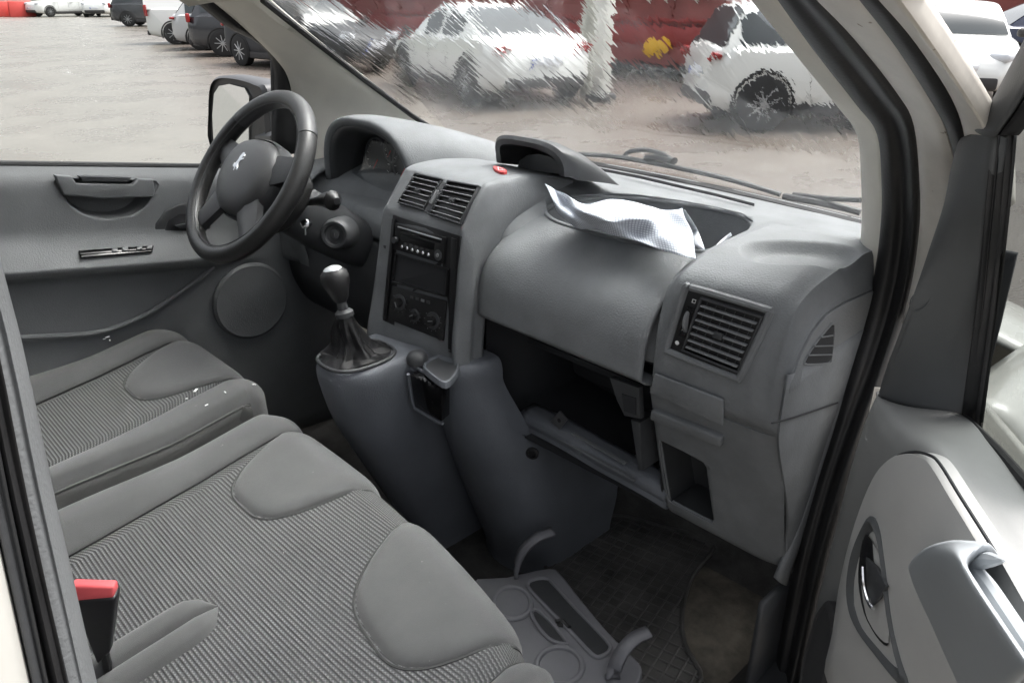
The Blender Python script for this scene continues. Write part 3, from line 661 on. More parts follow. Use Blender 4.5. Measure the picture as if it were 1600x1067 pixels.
# end cap facing the open door, with the little demister vent
yc_ = -.6705
ec = [V((x, -.666, z)) for x, z in ((1.12, 1.2135), (1.04, 1.2185), (.98, 1.2225), (.93, 1.2205), (.895, 1.2065), (.870, 1.181), (.8545, 1.145), (.855, 1.132), (.98, 1.142), (1.12, 1.15))]
b = B(); b.prism(ec, (0, -.0085, 0), .002); cap = b.ob('end_cap', 'dash', dash)
dv = PP([(1303, 507), (1288, 519), (1273, 538), (1257, 564), (1262, 569), (1292, 567), (1299, 560)], y=yc_-.0045)
b = B(); b.prism(dv, (0, -.0008, 0)); b.ob('vent_hole', 'cavity', cap)
b = B(); b.tube(cr(dv, 3, True), .0016, 6, True); b.ob('vent_edge', 'dash', cap)
for (xa, ya, xb, yb) in ((1283, 527, 1301, 524), (1272, 541, 1301, 540), (1263, 555, 1299, 554)):
    b = B(); b.tube([P(xa, ya, y=yc_-.007), P(xb, yb, y=yc_-.007)], .0018, 6, sq=.6); b.ob('slat', 'dash', cap)
sp_ = PP([(1232, 592), (1328, 583), (1310, 628), (1240, 652), (1160, 672)], y=yc_)
# side panel below the end cap
es = [(x, z) for x, z in ((.853, 1.16), (.856, 1.07), (.895, .98), (.93, .90), (.955, .80), (1.0, .745), (1.06, .72))]
b = B(); b.grid(surf([[V((x-.003, -.668, z)) for x, z in es], [V((x+.006, -.674, z)) for x, z in es], [V((lerp(x, 1.12, .5), -.675, z)) for x, z in es], [V((1.12, -.675, z)) for x, z in es]], 4, 3)); b.ob('side_panel', 'dash', dash, solid=.003)
b = B(); b.tube([P(a, c, y=-.678) for a, c in ((1206, 661), (1240, 652), (1309, 629))], .0013, 5); b.ob('panel_gap', 'cavity', dash)
# cavity of the missing glovebox
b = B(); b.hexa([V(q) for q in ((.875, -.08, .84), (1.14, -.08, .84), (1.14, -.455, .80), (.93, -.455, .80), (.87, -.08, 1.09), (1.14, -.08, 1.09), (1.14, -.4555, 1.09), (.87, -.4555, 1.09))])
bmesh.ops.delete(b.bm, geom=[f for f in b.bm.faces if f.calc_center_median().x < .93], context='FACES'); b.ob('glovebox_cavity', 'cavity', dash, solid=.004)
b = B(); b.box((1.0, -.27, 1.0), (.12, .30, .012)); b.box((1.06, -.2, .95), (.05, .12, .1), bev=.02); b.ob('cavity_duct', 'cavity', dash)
# rail under the opening
ra = [P(a, c, x=xx) for (a, c), xx in zip(((812, 652), (868, 680), (930, 716), (1000, 754), (1040, 778)), (.90, .892, .90, .91, .925))]
b = B(); up_ = V((.010, 0, .012)); dn = V((.012, 0, -.026))
b.grid(surf([[p+up_+V((.03, 0, .002)) for p in ra], [p+up_ for p in ra], ra, [p+dn*.5 for p in ra], [p+dn for p in ra], [p+dn+V((.08, 0, -.004)) for p in ra]], 5, 3)); rail = b.ob('lower_rail', 'console', dash, solid=.003)
b = B(); b.tube(PP([(872, 683), (930, 716), (992, 750)], x=.893), .004, 6, sq=.5); b.ob('rail_rib', 'dash', rail)
b = B(); b.tube(PP([(895, 676), (940, 702), (978, 724)], x=.905), .005, 6, sq=.5); b.ob('rail_rib', 'dash', rail)
Q = Quad(*PP([(862, 657), (876, 641), (888, 655), (876, 670)], x=.90)); b = B(); b.qbox(Q, 0, 1, 0, 1, 0, .003); br = b.ob('bracket', 'steel', dash); disc(Q, .5, .5, .004, .003, .0034, 'bracket_hole', 'cavity', br)
# side lug of the opening at the right
lg = PP([(952, 590), (998, 606), (1000, 655), (975, 650), (963, 625)], x=.865)
b = B(); b.prism(lg, (.012, 0, 0), .002); lug = b.ob('lid_catch', 'dark_plastic', dash)
b = B(); Q = Quad(*PP([(972, 615), (994, 622), (994, 648), (976, 642)], x=.8645)); b.qbox(Q, 0, 1, 0, 1, 0, .001); b.ob('catch_hole', 'cavity', lug)
wl = PP([(985, 655), (1000, 660), (1004, 735), (997, 735)], x=.875); b = B(); b.prism(wl, (.05, 0, 0), .002); b.ob('opening_side', 'dark_plastic', dash)
# demister slots along the screen
for da, off in ((0, 0), (6, 1)):
    b = B(); b.tube([P(a, c+da*.35, z=1.2535) for a, c in ((938, 264), (1000, 276), (1060, 290), (1120, 304), (1178, 319))], .0016, 5); b.ob('demister_slot', 'cavity', dash)
b = B(); b.box((P(1340, 443, y=-.662)), (.012, .006, .008), bev=.002); b.ob('screw_cap', 'cavity', dash)
# ------------------------------------------------------------------ instrument hood and cluster
def arch(x, yc, hw, zb, h, n=28, tilt=0, e=.7):
    return [V((x + tilt*(1-math.sin(math.pi*k/n)), yc+hw*math.copysign(abs(math.cos(math.pi*k/n))**e, math.cos(math.pi*k/n)), zb+h*math.sin(math.pi*k/n)**.75)) for k in range(n+1)]
secs = [arch(.962, .425, .162, 1.16, .168, tilt=.012), arch(.956, .425, .176, 1.16, .180, tilt=.012), arch(.966, .425, .186, 1.16, .188, tilt=.012), arch(1.02, .42, .205, 1.16, .186), arch(1.10, .40, .235, 1.17, .158), arch(1.20, .38, .26, 1.19, .105), arch(1.30, .37, .27, 1.20, .05), arch(1.37, .37, .27, 1.205, .018)]
b = B(); cols_ = [[s_[k] for s_ in secs] for k in range(len(secs[0]))]
b.grid([cr(c, 4) for c in cols_]); hoodI = b.ob('instrument_hood', 'dash', dash, solid=.003)
ri = [secs[0], arch(.975, .425, .148, 1.165, .150, tilt=.01), arch(1.02, .425, .138, 1.165, .138), arch(1.045, .425, .135, 1.165, .132)]
b = B(); b.grid(ri); b.ob('hood_lining', 'dark_plastic', hoodI, solid=.002)
cl = thing('instrument_cluster', 'dark instrument cluster under its hood behind the steering wheel', 'instruments', (1.04, .425, 1.17))
b = B(); b.prism(arch(1.046, .425, .137, 1.165, .134), (.01, 0, 0)); b.ob('cluster_face', 'dial', cl)
for yc, r in ((.485, .050), (.375, .050), (.43, .026)):
    b = B(); b.tube([V((1.042, yc+r*math.cos(t*.2094), 1.238+r*math.sin(t*.2094)*1.0 + (.028 if r < .03 else 0))) for t in range(30)], .0022, 6, True); b.ob('gauge_ring', 'slat_edge', cl)
    b = B()
    for q in range(11):
        g = R(210-q*24); d = V((0, -math.cos(g)*-1, math.sin(g))); c = V((1.0425, yc, 1.238+(.028 if r < .03 else 0)))
        b.tube([c+d*r*.78, c+d*r*.92], .0009, 4)
    b.ob('gauge_marks', 'dial_mark', cl)
    b = B(); c = V((1.041, yc, 1.238+(.028 if r < .03 else 0))); b.tube([c, c+V((0, .5, -.6))*r], [.0016, .0008], 5); b.ob('needle', 'red_plastic', cl)
b = B(); b.prism(PP([(536, 276), (592, 304), (584, 321), (556, 312), (530, 303)], x=1.035), (.002, 0, 0)); b.ob('lens_reflection', 'tray', cl)  # pale plate: the sky's reflection on the lens, painted as a grey shape
b = B(); b.grid([[V((1.0+.02*(k/6), y, 1.172+.115*(k/6)-max(0, abs(y-.425)-.07)*.8*(k/6))) for y in span(.30, .55, 10)] for k in range(7)]); b.ob('lens', 'lens_glass', cl)
# ledge under the cluster and knee panel
b = B(); b.grid(surf([[V((x, y, z)) for y in (.60, .425, .25)] for x, z in ((1.03, 1.172), (.98, 1.165), (.945, 1.155), (.93, 1.13), (.925, 1.10))], 4, 4)); b.ob('cluster_ledge', 'dash', dash, solid=.003)
fl = PP([(590, 345), (640, 262), (625, 268), (600, 300), (585, 325)], x=.90)
b = B(); b.grid(surf([[V((.935, .26, 1.21)), V((.91, .262, 1.15)), V((.885, .26, 1.08)), V((.86, .25, 1.0))], [V((.90, .20, 1.235)), V((.875, .20, 1.16)), V((.85, .20, 1.08)), V((.83, .20, 1.0))], [V((.875, .14, 1.26)), V((.83, .142, 1.2)), V((.80, .142, 1.1)), V((.78, .142, 1.0))]], 4, 4)); b.ob('stack_wing', 'dash', dash, solid=.003)
b = B(); b.grid(surf([[V((x, y, z)) for y in (.70, .45, .26, .15)] for x, z in ((.93, 1.10), (.90, 1.02), (.90, .93), (.95, .84), (1.05, .80))], 4, 4)); b.ob('knee_panel', 'dark_plastic', dash, solid=.004)
b = B(); b.grid(surf([[V((x, y, z)) for y in (.74, .66, .60)] for x, z in ((1.02, 1.22), (.94, 1.20), (.895, 1.14), (.885, 1.05), (.90, .95))], 4, 4)); b.ob('dash_end', 'dash', dash, solid=.004)

# ------------------------------------------------------------------ steering wheel
WC = V((.685, .415, 1.265)); tw = R(37); WN = V((-math.cos(tw), 0, math.sin(tw))); WA = V((0, 1, 0)); WU = V((math.sin(tw), 0, math.cos(tw)))
def wp(a, u, n=0): return WC + WA*a + WU*u + WN*n
sw = thing('steering_wheel', 'black leather steering wheel with grey airbag hub and silver lion emblem', 'steering wheel', WC)
def rimarc(a0, a1, r, n):
    return [wp(.172*math.sin(R(lerp(a0, a1, k/n))), .172*math.cos(R(lerp(a0, a1, k/n)))) for k in range(n+1)]
b = B(); b.tube(rimarc(52, 308, .17, 64), .0165, 16, upv=WN, sq=1.15); rim = b.ob('rim', 'leather', sw)
b = B(); b.tube(rimarc(-51.5, 51.5, .17, 30), .0172, 16, upv=WN, sq=1.12); b.ob('rim_grip', 'hub', sw)
b = B(); b.tube([wp(.1560*math.sin(t*.0785), .1560*math.cos(t*.0785), .0115) for t in range(80)], .0011, 5, True); b.ob('stitching', 'dark_plastic', rim)
# airbag pad
b = B(); rings = []
def padout(t):
    c_, s_ = math.cos(t), math.sin(t)
    a = .098*math.copysign(abs(c_)**.8, c_); u = .082*math.copysign(abs(s_)**.85, s_) - .004
    if s_ < 0: a *= 1-.25*(-s_)
    return a, u
for f, hgt in ((1.0, -.03), (1.0, -.004), (.97, .008), (.88, .017), (.7, .024), (.45, .029), (.2, .031), (.02, .0315)):
    rings.append([wp(padout(2*math.pi*k/40)[0]*f, padout(2*math.pi*k/40)[1]*f, hgt) for k in range(40)])
b.grid(rings, cu=True); b.face(rings[-1]); b.ob('airbag_pad', 'hub', sw)
b = B(); rings = [[wp(padout(2*math.pi*k/40)[0]*f, padout(2*math.pi*k/40)[1]*f, h_) for k in range(40)] for f, h_ in ((1.02, .002), (1.07, -.006), (1.05, -.03), (.9, -.04))]
b.grid(rings, cu=True); b.face(rings[-1]); b.ob('hub_shell', 'dark_plastic', sw)
for s_ in (-1, 1):
    for a0, u0, a1, u1, w0, w1 in ((.070, .020, .166, .046, .032, .022), (.052, -.050, .112, -.128, .032, .022)):
        d = V((a1-a0, u1-u0)); pr = V((-d.y, d.x, 0)).normalized(); rows = []
        for k in range(6):
            t = k/5; wdt = lerp(w0, w1, sm(t)); a, u = lerp(a0, a1, t), lerp(u0, u1, t); dp = lerp(.006, -.002, t)
            rows.append([wp(s_*(a+pr.x*q*wdt), u+pr.y*q*wdt, dp+.006*(1-q*q)-(.014 if w_ else 0)) for q, w_ in ((-1, 0), (-.8, 0), (0, 0), (.8, 0), (1, 0), (1, 1), (0, 1), (-1, 1))])
        b = B(); b.grid(rows, cu=True); b.ob('spoke', 'leather' if u0 > 0 else 'hub', sw)
# lion emblem, upright on its hind legs
lion = [(-.2, 1.0), (.15, .95), (.2, .78), (.45, .85), (.62, .7), (.4, .66), (.25, .55), (.55, .5), (.75, .6), (.8, .45), (.5, .33), (.25, .3), (.22, .05), (.4, -.2), (.65, -.3), (.62, -.48), (.35, -.42), (.05, -.2), (-.1, -.5), (.05, -.75), (.2, -.95), (-.2, -.98), (-.3, -.6), (-.28, -.25), (-.5, -.35), (-.7, -.2), (-.65, .05), (-.5, -.1), (-.35, .0), (-.25, .35), (-.42, .6), (-.35, .85)]
b = B(); b.prism([wp(-x*.0165, .010+z*.027, .0312-.35*(abs(z)*.027)**1.2) for x, z in lion], WN*.0025, .0004, 1); b.ob('lion_emblem', 'chrome', sw)
# column shroud, stalks, ignition
colm = thing('steering_column', 'dark plastic steering column shroud with stalks and ignition lock', 'steering column', WC-WN*.15)
b = B(); rows = []
for d_, hw, hu in ((-.035, .038, .036), (-.05, .055, .05), (-.12, .062, .055), (-.20, .066, .058), (-.27, .066, .055), (-.33, .05, .045)):
    rows.append([wp(hw*math.copysign(abs(math.cos(t*.2618))**.6, math.cos(t*.2618)), -.012+hu*math.copysign(abs(math.sin(t*.2618))**.6, math.sin(t*.2618)), d_) for t in range(24)])
b.grid(rows, cu=True); b.ob('shroud', 'dark_plastic', colm)
def stalk(path, rr, name, m):
    b = B(); b.tube(cr([wp(*p) for p in path], 4), [lerp(rr[int(i/4)], rr[min(int(i/4)+1, len(rr)-1)], (i % 4)/4) for i in range(4*(len(path)-1)+1)], 12); return b.ob(name, m, colm)
stalk([(-.05, .0, -.10), (-.10, .012, -.096), (-.135, .02, -.092), (-.165, .024, -.090), (-.182, .025, -.088)], [.007, .008, .014, .020, .007], 'wiper_stalk', 'black_plastic')
stalk([(.05, .01, -.08), (.10, .018, -.075), (.15, .022, -.07), (.185, .022, -.068), (.195, .022, -.067)], [.007, .008, .012, .013, .006], 'light_stalk', 'black_plastic')
stalk([(-.09, -.075, -.05), (-.105, -.05, -.047), (-.117, -.01, -.044), (-.120, .03, -.042), (-.118, .048, -.042)], [.010, .022, .026, .022, .006], 'control_pod', 'leather')
ig = P(522, 367, y=.315); IN = V((-.75, -.62, .2)).normalized()
b = B(); b.lathe([(.036, -.06), (.034, -.02), (.031, -.004), (.027, .0), (.022, -.001), (.019, -.006), (.011, -.008), (.010, -.003), (.006, -.002), (.001, -.002)], ig, IN, 28); lock = b.ob('ignition_lock', 'dark_plastic', colm)
b = B(); u_ = IN.orthogonal().normalized(); b.box(ig+IN*-.0012, (.0015, .0015, .008)); b.ob('keyhole', 'chrome', lock)
kb = P(477, 350, y=.33)
b = B(); b.lathe([(.010, -.01), (.011, .0), (.009, .004), (.004, .006), (.001, .006)], kb, V((-.7, -.6, .2)), 16); b.ob('lever_boss', 'chrome', colm)
b = B(); b.tube([kb+V((-.004, -.004, -.004)), kb+V((-.008, -.01, -.02))], [.003, .002], 6); b.ob('key_tip', 'chrome', colm)

# ------------------------------------------------------------------ centre console and gear lever
con = thing('centre_console', 'dark grey floor console in two rounded lobes below the stack', 'console', (.85, 0, .46))
def nose(xn, yc, hw, z, xb, n=16, ex=.8, hy=None):
    """U shaped plan outline open to the front"""
    pts = [V((xb, yc+hw, z))]
    ln = min(hw*1.25, .11)
    for k in range(n+1):
        t = math.pi*k/n; pts.append(V((xn+ln-ln*math.sin(t)**ex, yc+hw*math.cos(t), z)))
    pts.append(V((xb, yc-hw, z))); return pts
def lobe(lv, name, xb):
    b = B(); ctrl = [nose(xn, yc, hw, z, xb(z)) for xn, yc, hw, z in lv]
    G = surf(ctrl, 1, 5); b.grid(G)
    top = G[0]; vs = [b.bm.verts.new(p) for p in top]; b.bm.faces.new(vs); return b.ob(name, 'console', con)
lobe([(.622, .048, .048, 1.000), (.606, .048, .062, .998), (.597, .049, .072, .985), (.601, .052, .074, .95), (.628, .062, .072, .86), (.680, .075, .066, .75), (.742, .085, .058, .62), (.80, .092, .050, .50), (.81, .094, .05, .46)], 'gear_lobe', lambda z: 1.15)
lobe([(.80, -.055, .05, .992), (.776, -.055, .066, .988), (.768, -.056, .073, .972), (.772, -.057, .078, .93), (.792, -.066, .098, .84), (.826, -.074, .114, .72), (.866, -.078, .118, .60), (.900, -.075, .108, .50), (.905, -.075, .105, .46)], 'storage_lobe', lambda z: lerp(1.15, .865, sm((z-.70)/.16)))
# saddle that joins both lobes to the stack
b = B(); b.grid(surf([[V((.72, .11, .990)), V((.72, .02, .988)), V((.735, -.03, .975)), V((.775, -.06, .96)), V((.80, -.07, .95))], [V((.77, .13, .994)), V((.77, .02, .990)), V((.79, -.04, .982)), V((.80, -.06, .975)), V((.82, -.08, .97))], [V((.80, .14, 1.01)), V((.80, .02, 1.005)), V((.81, -.04, .998)), V((.82, -.06, .99)), V((.84, -.08, .985))]], 4, 4)); b.ob('saddle', 'console', con, solid=.003)
# valley front between the lobes
b = B(); b.grid(surf([[V((x, y, z)) for y in (.05, -.01, -.06)] for x, z in ((.735, .985), (.745, .95), (.775, .88), (.85, .80))], 3, 4)); b.ob('valley_panel', 'console', con, solid=.003)
# ashtray with button and shallow coin tray
aq = Quad(P(643, 584, x=.722), P(692, 606, x=.735), P(692, 657, x=.745), P(650, 634, x=.735))
b = B(); b.qbox(aq, 0, 1, 0, 1, -.02, .004, .002); ash = b.ob('ashtray', 'black_gloss', con)
b = B(); b.tube([aq(-.06, .0, .004), aq(-.07, .8, .004), aq(.02, 1.03, .004), aq(.9, 1.07, .004), aq(1.04, 1.04, .004)], .0035, 8); b.ob('ashtray_frame', 'console', con)
for k in range(6):
    b = B(); b.box(aq(.22+k*.15, -.02, .004), (.006, .007, .005), bev=.0015); b.ob('grip_tooth', 'black_gloss', ash)
tl_ = cr(PP([(663, 573), (672, 562), (690, 556), (707, 560), (716, 571), (710, 586), (696, 598), (678, 588)], z=.9905), 3, True); tc_ = sum(tl_, V())/len(tl_)
b = B(); b.grid([[tc_.lerp(p, 1.12)+V((0, 0, -.008)) for p in tl_], [tc_.lerp(p, 1.05)+V((0, 0, .002)) for p in tl_], [tc_.lerp(p, .97)+V((0, 0, .003)) for p in tl_], [tc_.lerp(p, .90)+V((0, 0, -.001)) for p in tl_]], cu=True); tr = b.ob('coin_tray', 'console', con)
b = B(); b.face([tc_.lerp(p, .92)+V((0, 0, -.0005)) for p in tl_]); b.ob('tray_bottom', 'dark_plastic', tr)
kn = P(652, 560, z=.995); b = B(); b.lathe([(.020, -.006), (.020, .003), (.016, .010), (.008, .014), (.001, .015)], kn, (-.1, -.05, 1), 22); b.ob('round_button', 'dark_plastic', con)
bo = P(832, 707, x=.842); b = B(); b.lathe([(.012, .0), (.012, .004), (.008, .005), (.007, .001), (.001, .001)], bo, (-.8, -.5, 0), 16); b.ob('screw_cap', 'black_plastic', con)
# gear lever
gl = thing('gear_lever', 'black gear lever with silver-topped knob and creased leather boot', 'gear lever', (.665, .045, 1.0))
gk = P(525, 441, y=.065); gt = P(538, 489, y=.055); gb = V((.655, .048, 1.0))
ax = (gk-gt).normalized()
b = B(); b.lathe([(.010, -.036), (.014, -.030), (.019, -.016), (.0235, -.002), (.0250, .008), (.0235, .017), (.016, .024)], gk, ax, 24); b.ob('knob', 'rubber', gl)
b = B(); b.lathe([(.0165, .0238), (.0135, .0268), (.008, .0288), (.001, .0295)], gk, ax, 24); b.ob('knob_cap', 'silver_paint', gl)
b = B(); b.tube([gt-ax*.03, gt, gk-ax*.03], [.010, .0095, .009], 14); b.lathe([(.010, -.008), (.0165, -.006), (.0165, .002), (.012, .006), (.009, .007)], gt, ax, 18); b.ob('shaft', 'dark_plastic', gl)
b = B(); rows = []; bc = V((.668, .046, 1.0))
for i in range(33):
    t = i/32; rw = []
    for k in range(72):
        an = 2*math.pi*k/72
        fl_ = sm((t-.45)/.55)
        fold = .26*math.sin(3*an+.6)+.20*math.sin(5*an+1.0+t*2.0)+.16*math.sin(9*an+2+t*4)+.10*math.sin(13*an-t*5)
        amp = math.sin(math.pi*min(1, t*.98))**.7
        base = lerp(.0165, .030, min(1, t/.5))
        k_ = 1+fold*.75*amp
        rx = lerp(base, .077, fl_**1.2)*(k_ if t < .97 else 1); ry = lerp(base, .063, fl_**1.2)*(k_ if t < .97 else 1)
        rx = min(rx*.86, .066); ry = min(ry*.86, .055)
        z = lerp(gt.z-.004, 1.010, min(1, t/.72)) - .008*sm((t-.72)/.28) + .012*fold*fl_*(1-t)*4*.6
        c = gt.lerp(bc, sm(t)); rw.append(V((c.x+rx*math.cos(an), c.y+ry*math.sin(an), z)))
    rows.append(rw)
b.grid(rows, cu=True); b.ob('boot', 'leather_boot', gl)
b = B(); b.tube([V((bc.x+.067*math.copysign(abs(math.cos(k*.157))**.75, math.cos(k*.157)), bc.y+.056*math.copysign(abs(math.sin(k*.157))**.75, math.sin(k*.157)), 1.002)) for k in range(40)], .0035, 8, True); b.ob('boot_ring', 'dark_plastic', gl)
# ------------------------------------------------------------------ seats
def seat(name, label, xf, y0, y1, fb, nb, pads, zc=.905, loc=None, tongue=None):
    """y0 far edge, y1 near edge; fb / nb far and near bolster width; pads: (yc, half width)"""
    t = thing(name, label, 'seat', loc)
    r_, q0 = .05, .036
    def pt(q, y, off=0):
        x0 = xf(y)-q0
        if q < 0:
            sag = -.010*sm(min(1, -q/.15))
            p, n = V((x0+q, y, zc+.16*q+sag+.006*sm(min(1, -q*8)))), V((-.16, 0, 1)).normalized()
        else:
            a = min(q/r_, 1.35); p = V((x0+r_*math.sin(a), y, zc-r_*(1-math.cos(a)))); n = V((math.sin(a), 0, math.cos(a)))
            ex = q-1.35*r_
            if ex > 0: p += V((math.cos(1.35), 0, -math.sin(1.35)))*ex - V((.15, 0, 0))*ex
        return p + n*off
    qs = span(-.68, -.05, 26)+span(-.04, .10, 16)+span(.12, .24, 4)
    ys = span(y0-fb+.004, y1+nb-.004, 40)
    b = B(); b.grid([[pt(q, y, -.008*sm(1-min(abs(y-ys[0]), abs(y-ys[-1]))/.03)) for y in ys] for q in qs]); o = b.ob('cushion_insert', 'fabric_rib', t)
    uv_from(o, lambda c: (c.x-c.z, c.y))
    for side, ye, wd in ((1, y0, fb), (-1, y1, nb)):
        ysm = ye-side*wd
        cs = [(-.002, -.012), (.004, .0), (.020, .009), (wd*.5, .0125), (wd*.85, .007), (wd, -.007), (wd+.006, -.020)]
        cs2 = [(wd+.006, -.0205), (wd+.012, -.034), (wd+.013, -.09), (wd+.004, -.20)]
        def bo(q, cs):
            rise = .026*sm((-q-.08)/.3); w2 = 1-.0*q
            return [pt(q, ysm+side*dy, 0)+V((0, 0, dz+rise*sm(dy/wd*1.2))) if q < .02 else pt(q, ysm+side*dy*(1-.18*sm((q-.02)/.1)), dz if dz > -.03 else dz*.4)-(V((.02, 0, 0))*sm((dy-wd*.6)/(wd*.5))) for dy, dz in cs]
        b = B(); b.grid([cr(bo(q, cs), 4) for q in qs]); bl = b.ob('side_bolster', 'fabric_plain', t)
        b = B(); b.grid([cr(bo(q, cs2), 3) for q in qs]); b.ob('cushion_side', 'fabric_side', t)
        b = B(); b.tube([bo(q, [cs[-1]])[0] for q in qs], .0028, 6); b.ob('piping', 'fabric_side', bl)
        b = B(); b.tube([bo(q, [(.001, -.004)])[0] for q in qs], .0022, 5); b.ob('seam', 'seam', bl)
    for yc, hw, xr in pads:
        G = []; nu = 30
        for i in range(27):
            tq = i/26; row = []
            for k in range(nu+1):
                s_ = -1+2*k/nu; es = abs(s_)
                rear = -(xf(yc)-q0-xr)+.155*es**3.4; fr = .13
                q = lerp(rear, fr, tq); d = min((1-es)*hw, (q-rear)*.9, .05)
                off = -.004+.0135*math.sqrt(max(0, 1-(1-min(1, d/.042))**2))
                row.append(pt(q, yc+s_*hw, off))
            G.append(row)
        b = B(); b.grid(G); pd = b.ob('thigh_pad', 'fabric_plain', t)
        b = B(); edge = [G[i][0] for i in range(26, -1, -1)]+G[0][1:-1]+[G[i][-1] for i in range(27)]
        b.tube([p+V((0, 0, .004)) for p in edge], .0022, 5); b.ob('seam', 'seam', pd)
    if tongue:
        xt, yt, w_ = tongue
        for s_ in (-1, 1):
            G = []
            for i in range(25):
                x = lerp(xt, -.14, i/24); ww = w_*math.sqrt(max(0.0, 1-max(0, 1-(xt-x)/.05)**2)); row = []
                for k in range(9):
                    f = k/8; y = yt+.18*(xt-x)*.25+s_*(f*ww); base = pt(x-(xf(y)-q0), y).z
                    row.append(V((x, y, base-.004+.020*math.sqrt(max(0, 1-(2*abs(f-.5))**2.2))*min(1, (xt-x)/.03+.15))))
                G.append(row)
            b = B(); b.grid(G); b.ob('divider_bolster', 'fabric_plain', t)
    # base and backrest
    b = B(); ym = (y0+y1)/2; b.box((xf(ym)-.34, ym, .66), (.50, abs(y0-y1)-.06, .24), bev=.03); b.ob('seat_base', 'dark_plastic', t)
    b = B(); b.grid(surf([[V((x, y, z)) for y in (y0, y0-.06, ym, y1+.06, y1)] for x, z in ((-.02, .82), (-.06, 1.0), (-.13, 1.2), (-.19, 1.4), (-.22, 1.42), (-.26, 1.38), (-.2, .9))], 4, 4)); b.ob('backrest', 'fabric_plain', t)
    return t, pt
bench, bpt = seat('passenger_bench', 'grey double passenger bench nearest the camera with ribbed cloth', lambda y: .538-.072*(abs(y+.02)/.58)**2.4, .135, -.655, .082, .07, ((-.068, .118, .372), (-.425, .138, .360)), loc=(.2, -.27, .5), tongue=(.262, -.222, .042))
dseat, dpt = seat('driver_seat', 'grey driver seat beyond the bench with white crumbs on its bolster', lambda y: .560-.9*max(0, y-.50)**2-.6*max(0, .30-y)**2, .655, .225, .085, .080, ((.435, .122, .385),), loc=(.2, .44, .5))
# pale crumbs and scraps on the cushions
cr_ = [(dpt, P(168, 528, z=.915), .007), (dpt, P(172, 533, z=.915), .005), (dpt, P(163, 531, z=.914), .004), (dpt, P(306, 611, z=.915), .009), (dpt, P(397, 602, z=.905), .006), (dpt, P(323, 634, z=.91), .005), (dpt, P(352, 614, z=.912), .005), (dpt, P(292, 624, z=.912), .003)]
CRL = ['largest white crumb of the three on the far bolster of the driver seat', 'right crumb of the three on the far bolster of the driver seat', 'left crumb of the three on the far bolster of the driver seat', 'long white scrap on the near edge of the driver seat pad',
       'white scrap at the front corner of the driver seat', 'white scrap on the near bolster of the driver seat, below the long scrap', 'white scrap on the driver seat right of the long scrap', 'smallest white crumb on the driver seat, left of the long scrap']
for i, (f, p, s_) in enumerate(cr_):
    b = B(); b.box(p+V((0, 0, .002)), (s_*1.3, s_*.45, .0015), Matrix.Rotation(i*1.3, 3, 'Z'), .0004); o = b.ob('paper_crumb', 'label_white', None)
    tag(o, CRL[i], 'crumb', 'white crumbs on the driver seat')
# belt buckle
bk = thing('belt_buckle', 'black seat belt buckle with red release button on the bench', 'belt buckle', P(158, 1008, z=.86))
q = Quad(P(112, 935, y=-.205), P(182, 930, y=-.235), P(176, 1000, y=-.235), P(140, 1018, y=-.205))
b = B(); b.hexa([q(0, 0, .004), q(1, 0, .004), q(.90, 1.25, .002), q(.18, 1.3, .002), q(0, 0, -.018), q(1, 0, -.018), q(.90, 1.25, -.014), q(.18, 1.3, -.014)], .004, 3); b.ob('buckle_body', 'black_plastic', bk)
b = B(); b.hexa([q(.06, -.24, .001), q(.94, -.20, .001), q(.96, .02, .003), q(.04, .03, .003), q(.06, -.24, -.012), q(.94, -.20, -.012), q(.96, .02, -.016), q(.04, .03, -.016)], .003, 3); b.ob('release_button', 'buckle_red', bk)
b = B(); b.tube([q(.5, 1.15, -.006), q(.52, 1.4, -.008), q(.5, 1.7, -.01)], .012, 10, sq=.4); b.ob('strap', 'rubber', bk)

# ------------------------------------------------------------------ floor things
b = B(); b.grid(surf([[V((x, y, .4665+.004*math.sin(x*17+y*9))) for y in (-.30, -.42, -.54, -.645)] for x in (.75, .95, 1.1, 1.22)], 5, 4)); b.ob('worn_carpet', 'floor_dirty', van)
mt_ = PP([(846, 872), (900, 842), (955, 808), (1035, 826), (1115, 850), (1080, 905), (1066, 960), (1070, 1010), (1095, 1064), (1040, 1100), (985, 1090), (930, 1010)], z=.474)
matt = thing('rubber_mat', 'black ribbed rubber floor mat in the passenger footwell', 'floor mat', P(980, 930, z=.47))
b = B(); b.prism(cr(mt_, 3, True), (0, 0, .004)); b.ob('mat_sheet', 'mat_rubber', matt)
b = B(); b.tube([p+V((0, 0, .005)) for p in cr(mt_, 4, True)], .005, 6, True); b.ob('mat_border', 'mat_rubber', matt)
poly = [(p.x, p.y) for p in mt_]
def clipline(o, d):
    ts = []
    for i in range(len(poly)):
        ax_, ay = poly[i]; bx, by = poly[(i+1) % len(poly)]; ex, ey = bx-ax_, by-ay; den = d[0]*ey-d[1]*ex
        if abs(den) < 1e-9: continue
        t = ((ax_-o[0])*ey-(ay-o[1])*ex)/den; u = ((ax_-o[0])*d[1]-(ay-o[1])*d[0])/den
        if 0 <= u <= 1: ts.append(t)
    ts.sort(); return list(zip(ts[::2], ts[1::2]))
c0 = P(980, 930, z=.474); th = R(12)
for d, e in (((math.cos(th), math.sin(th)), (-math.sin(th), math.cos(th))), ((-math.sin(th), math.cos(th)), (math.cos(th), math.sin(th)))):
    for k in range(-17, 18):
        o_ = (c0.x+e[0]*k*.024, c0.y+e[1]*k*.024)
        for t0_, t1_ in clipline(o_, d):
            if t1_-t0_ < .03: continue
            b = B(); b.tube([V((o_[0]+d[0]*t, o_[1]+d[1]*t, .4785)) for t in (t0_, t1_)], .0024, 6, sq=1.0); b.ob('rib', 'mat_rubber', matt)
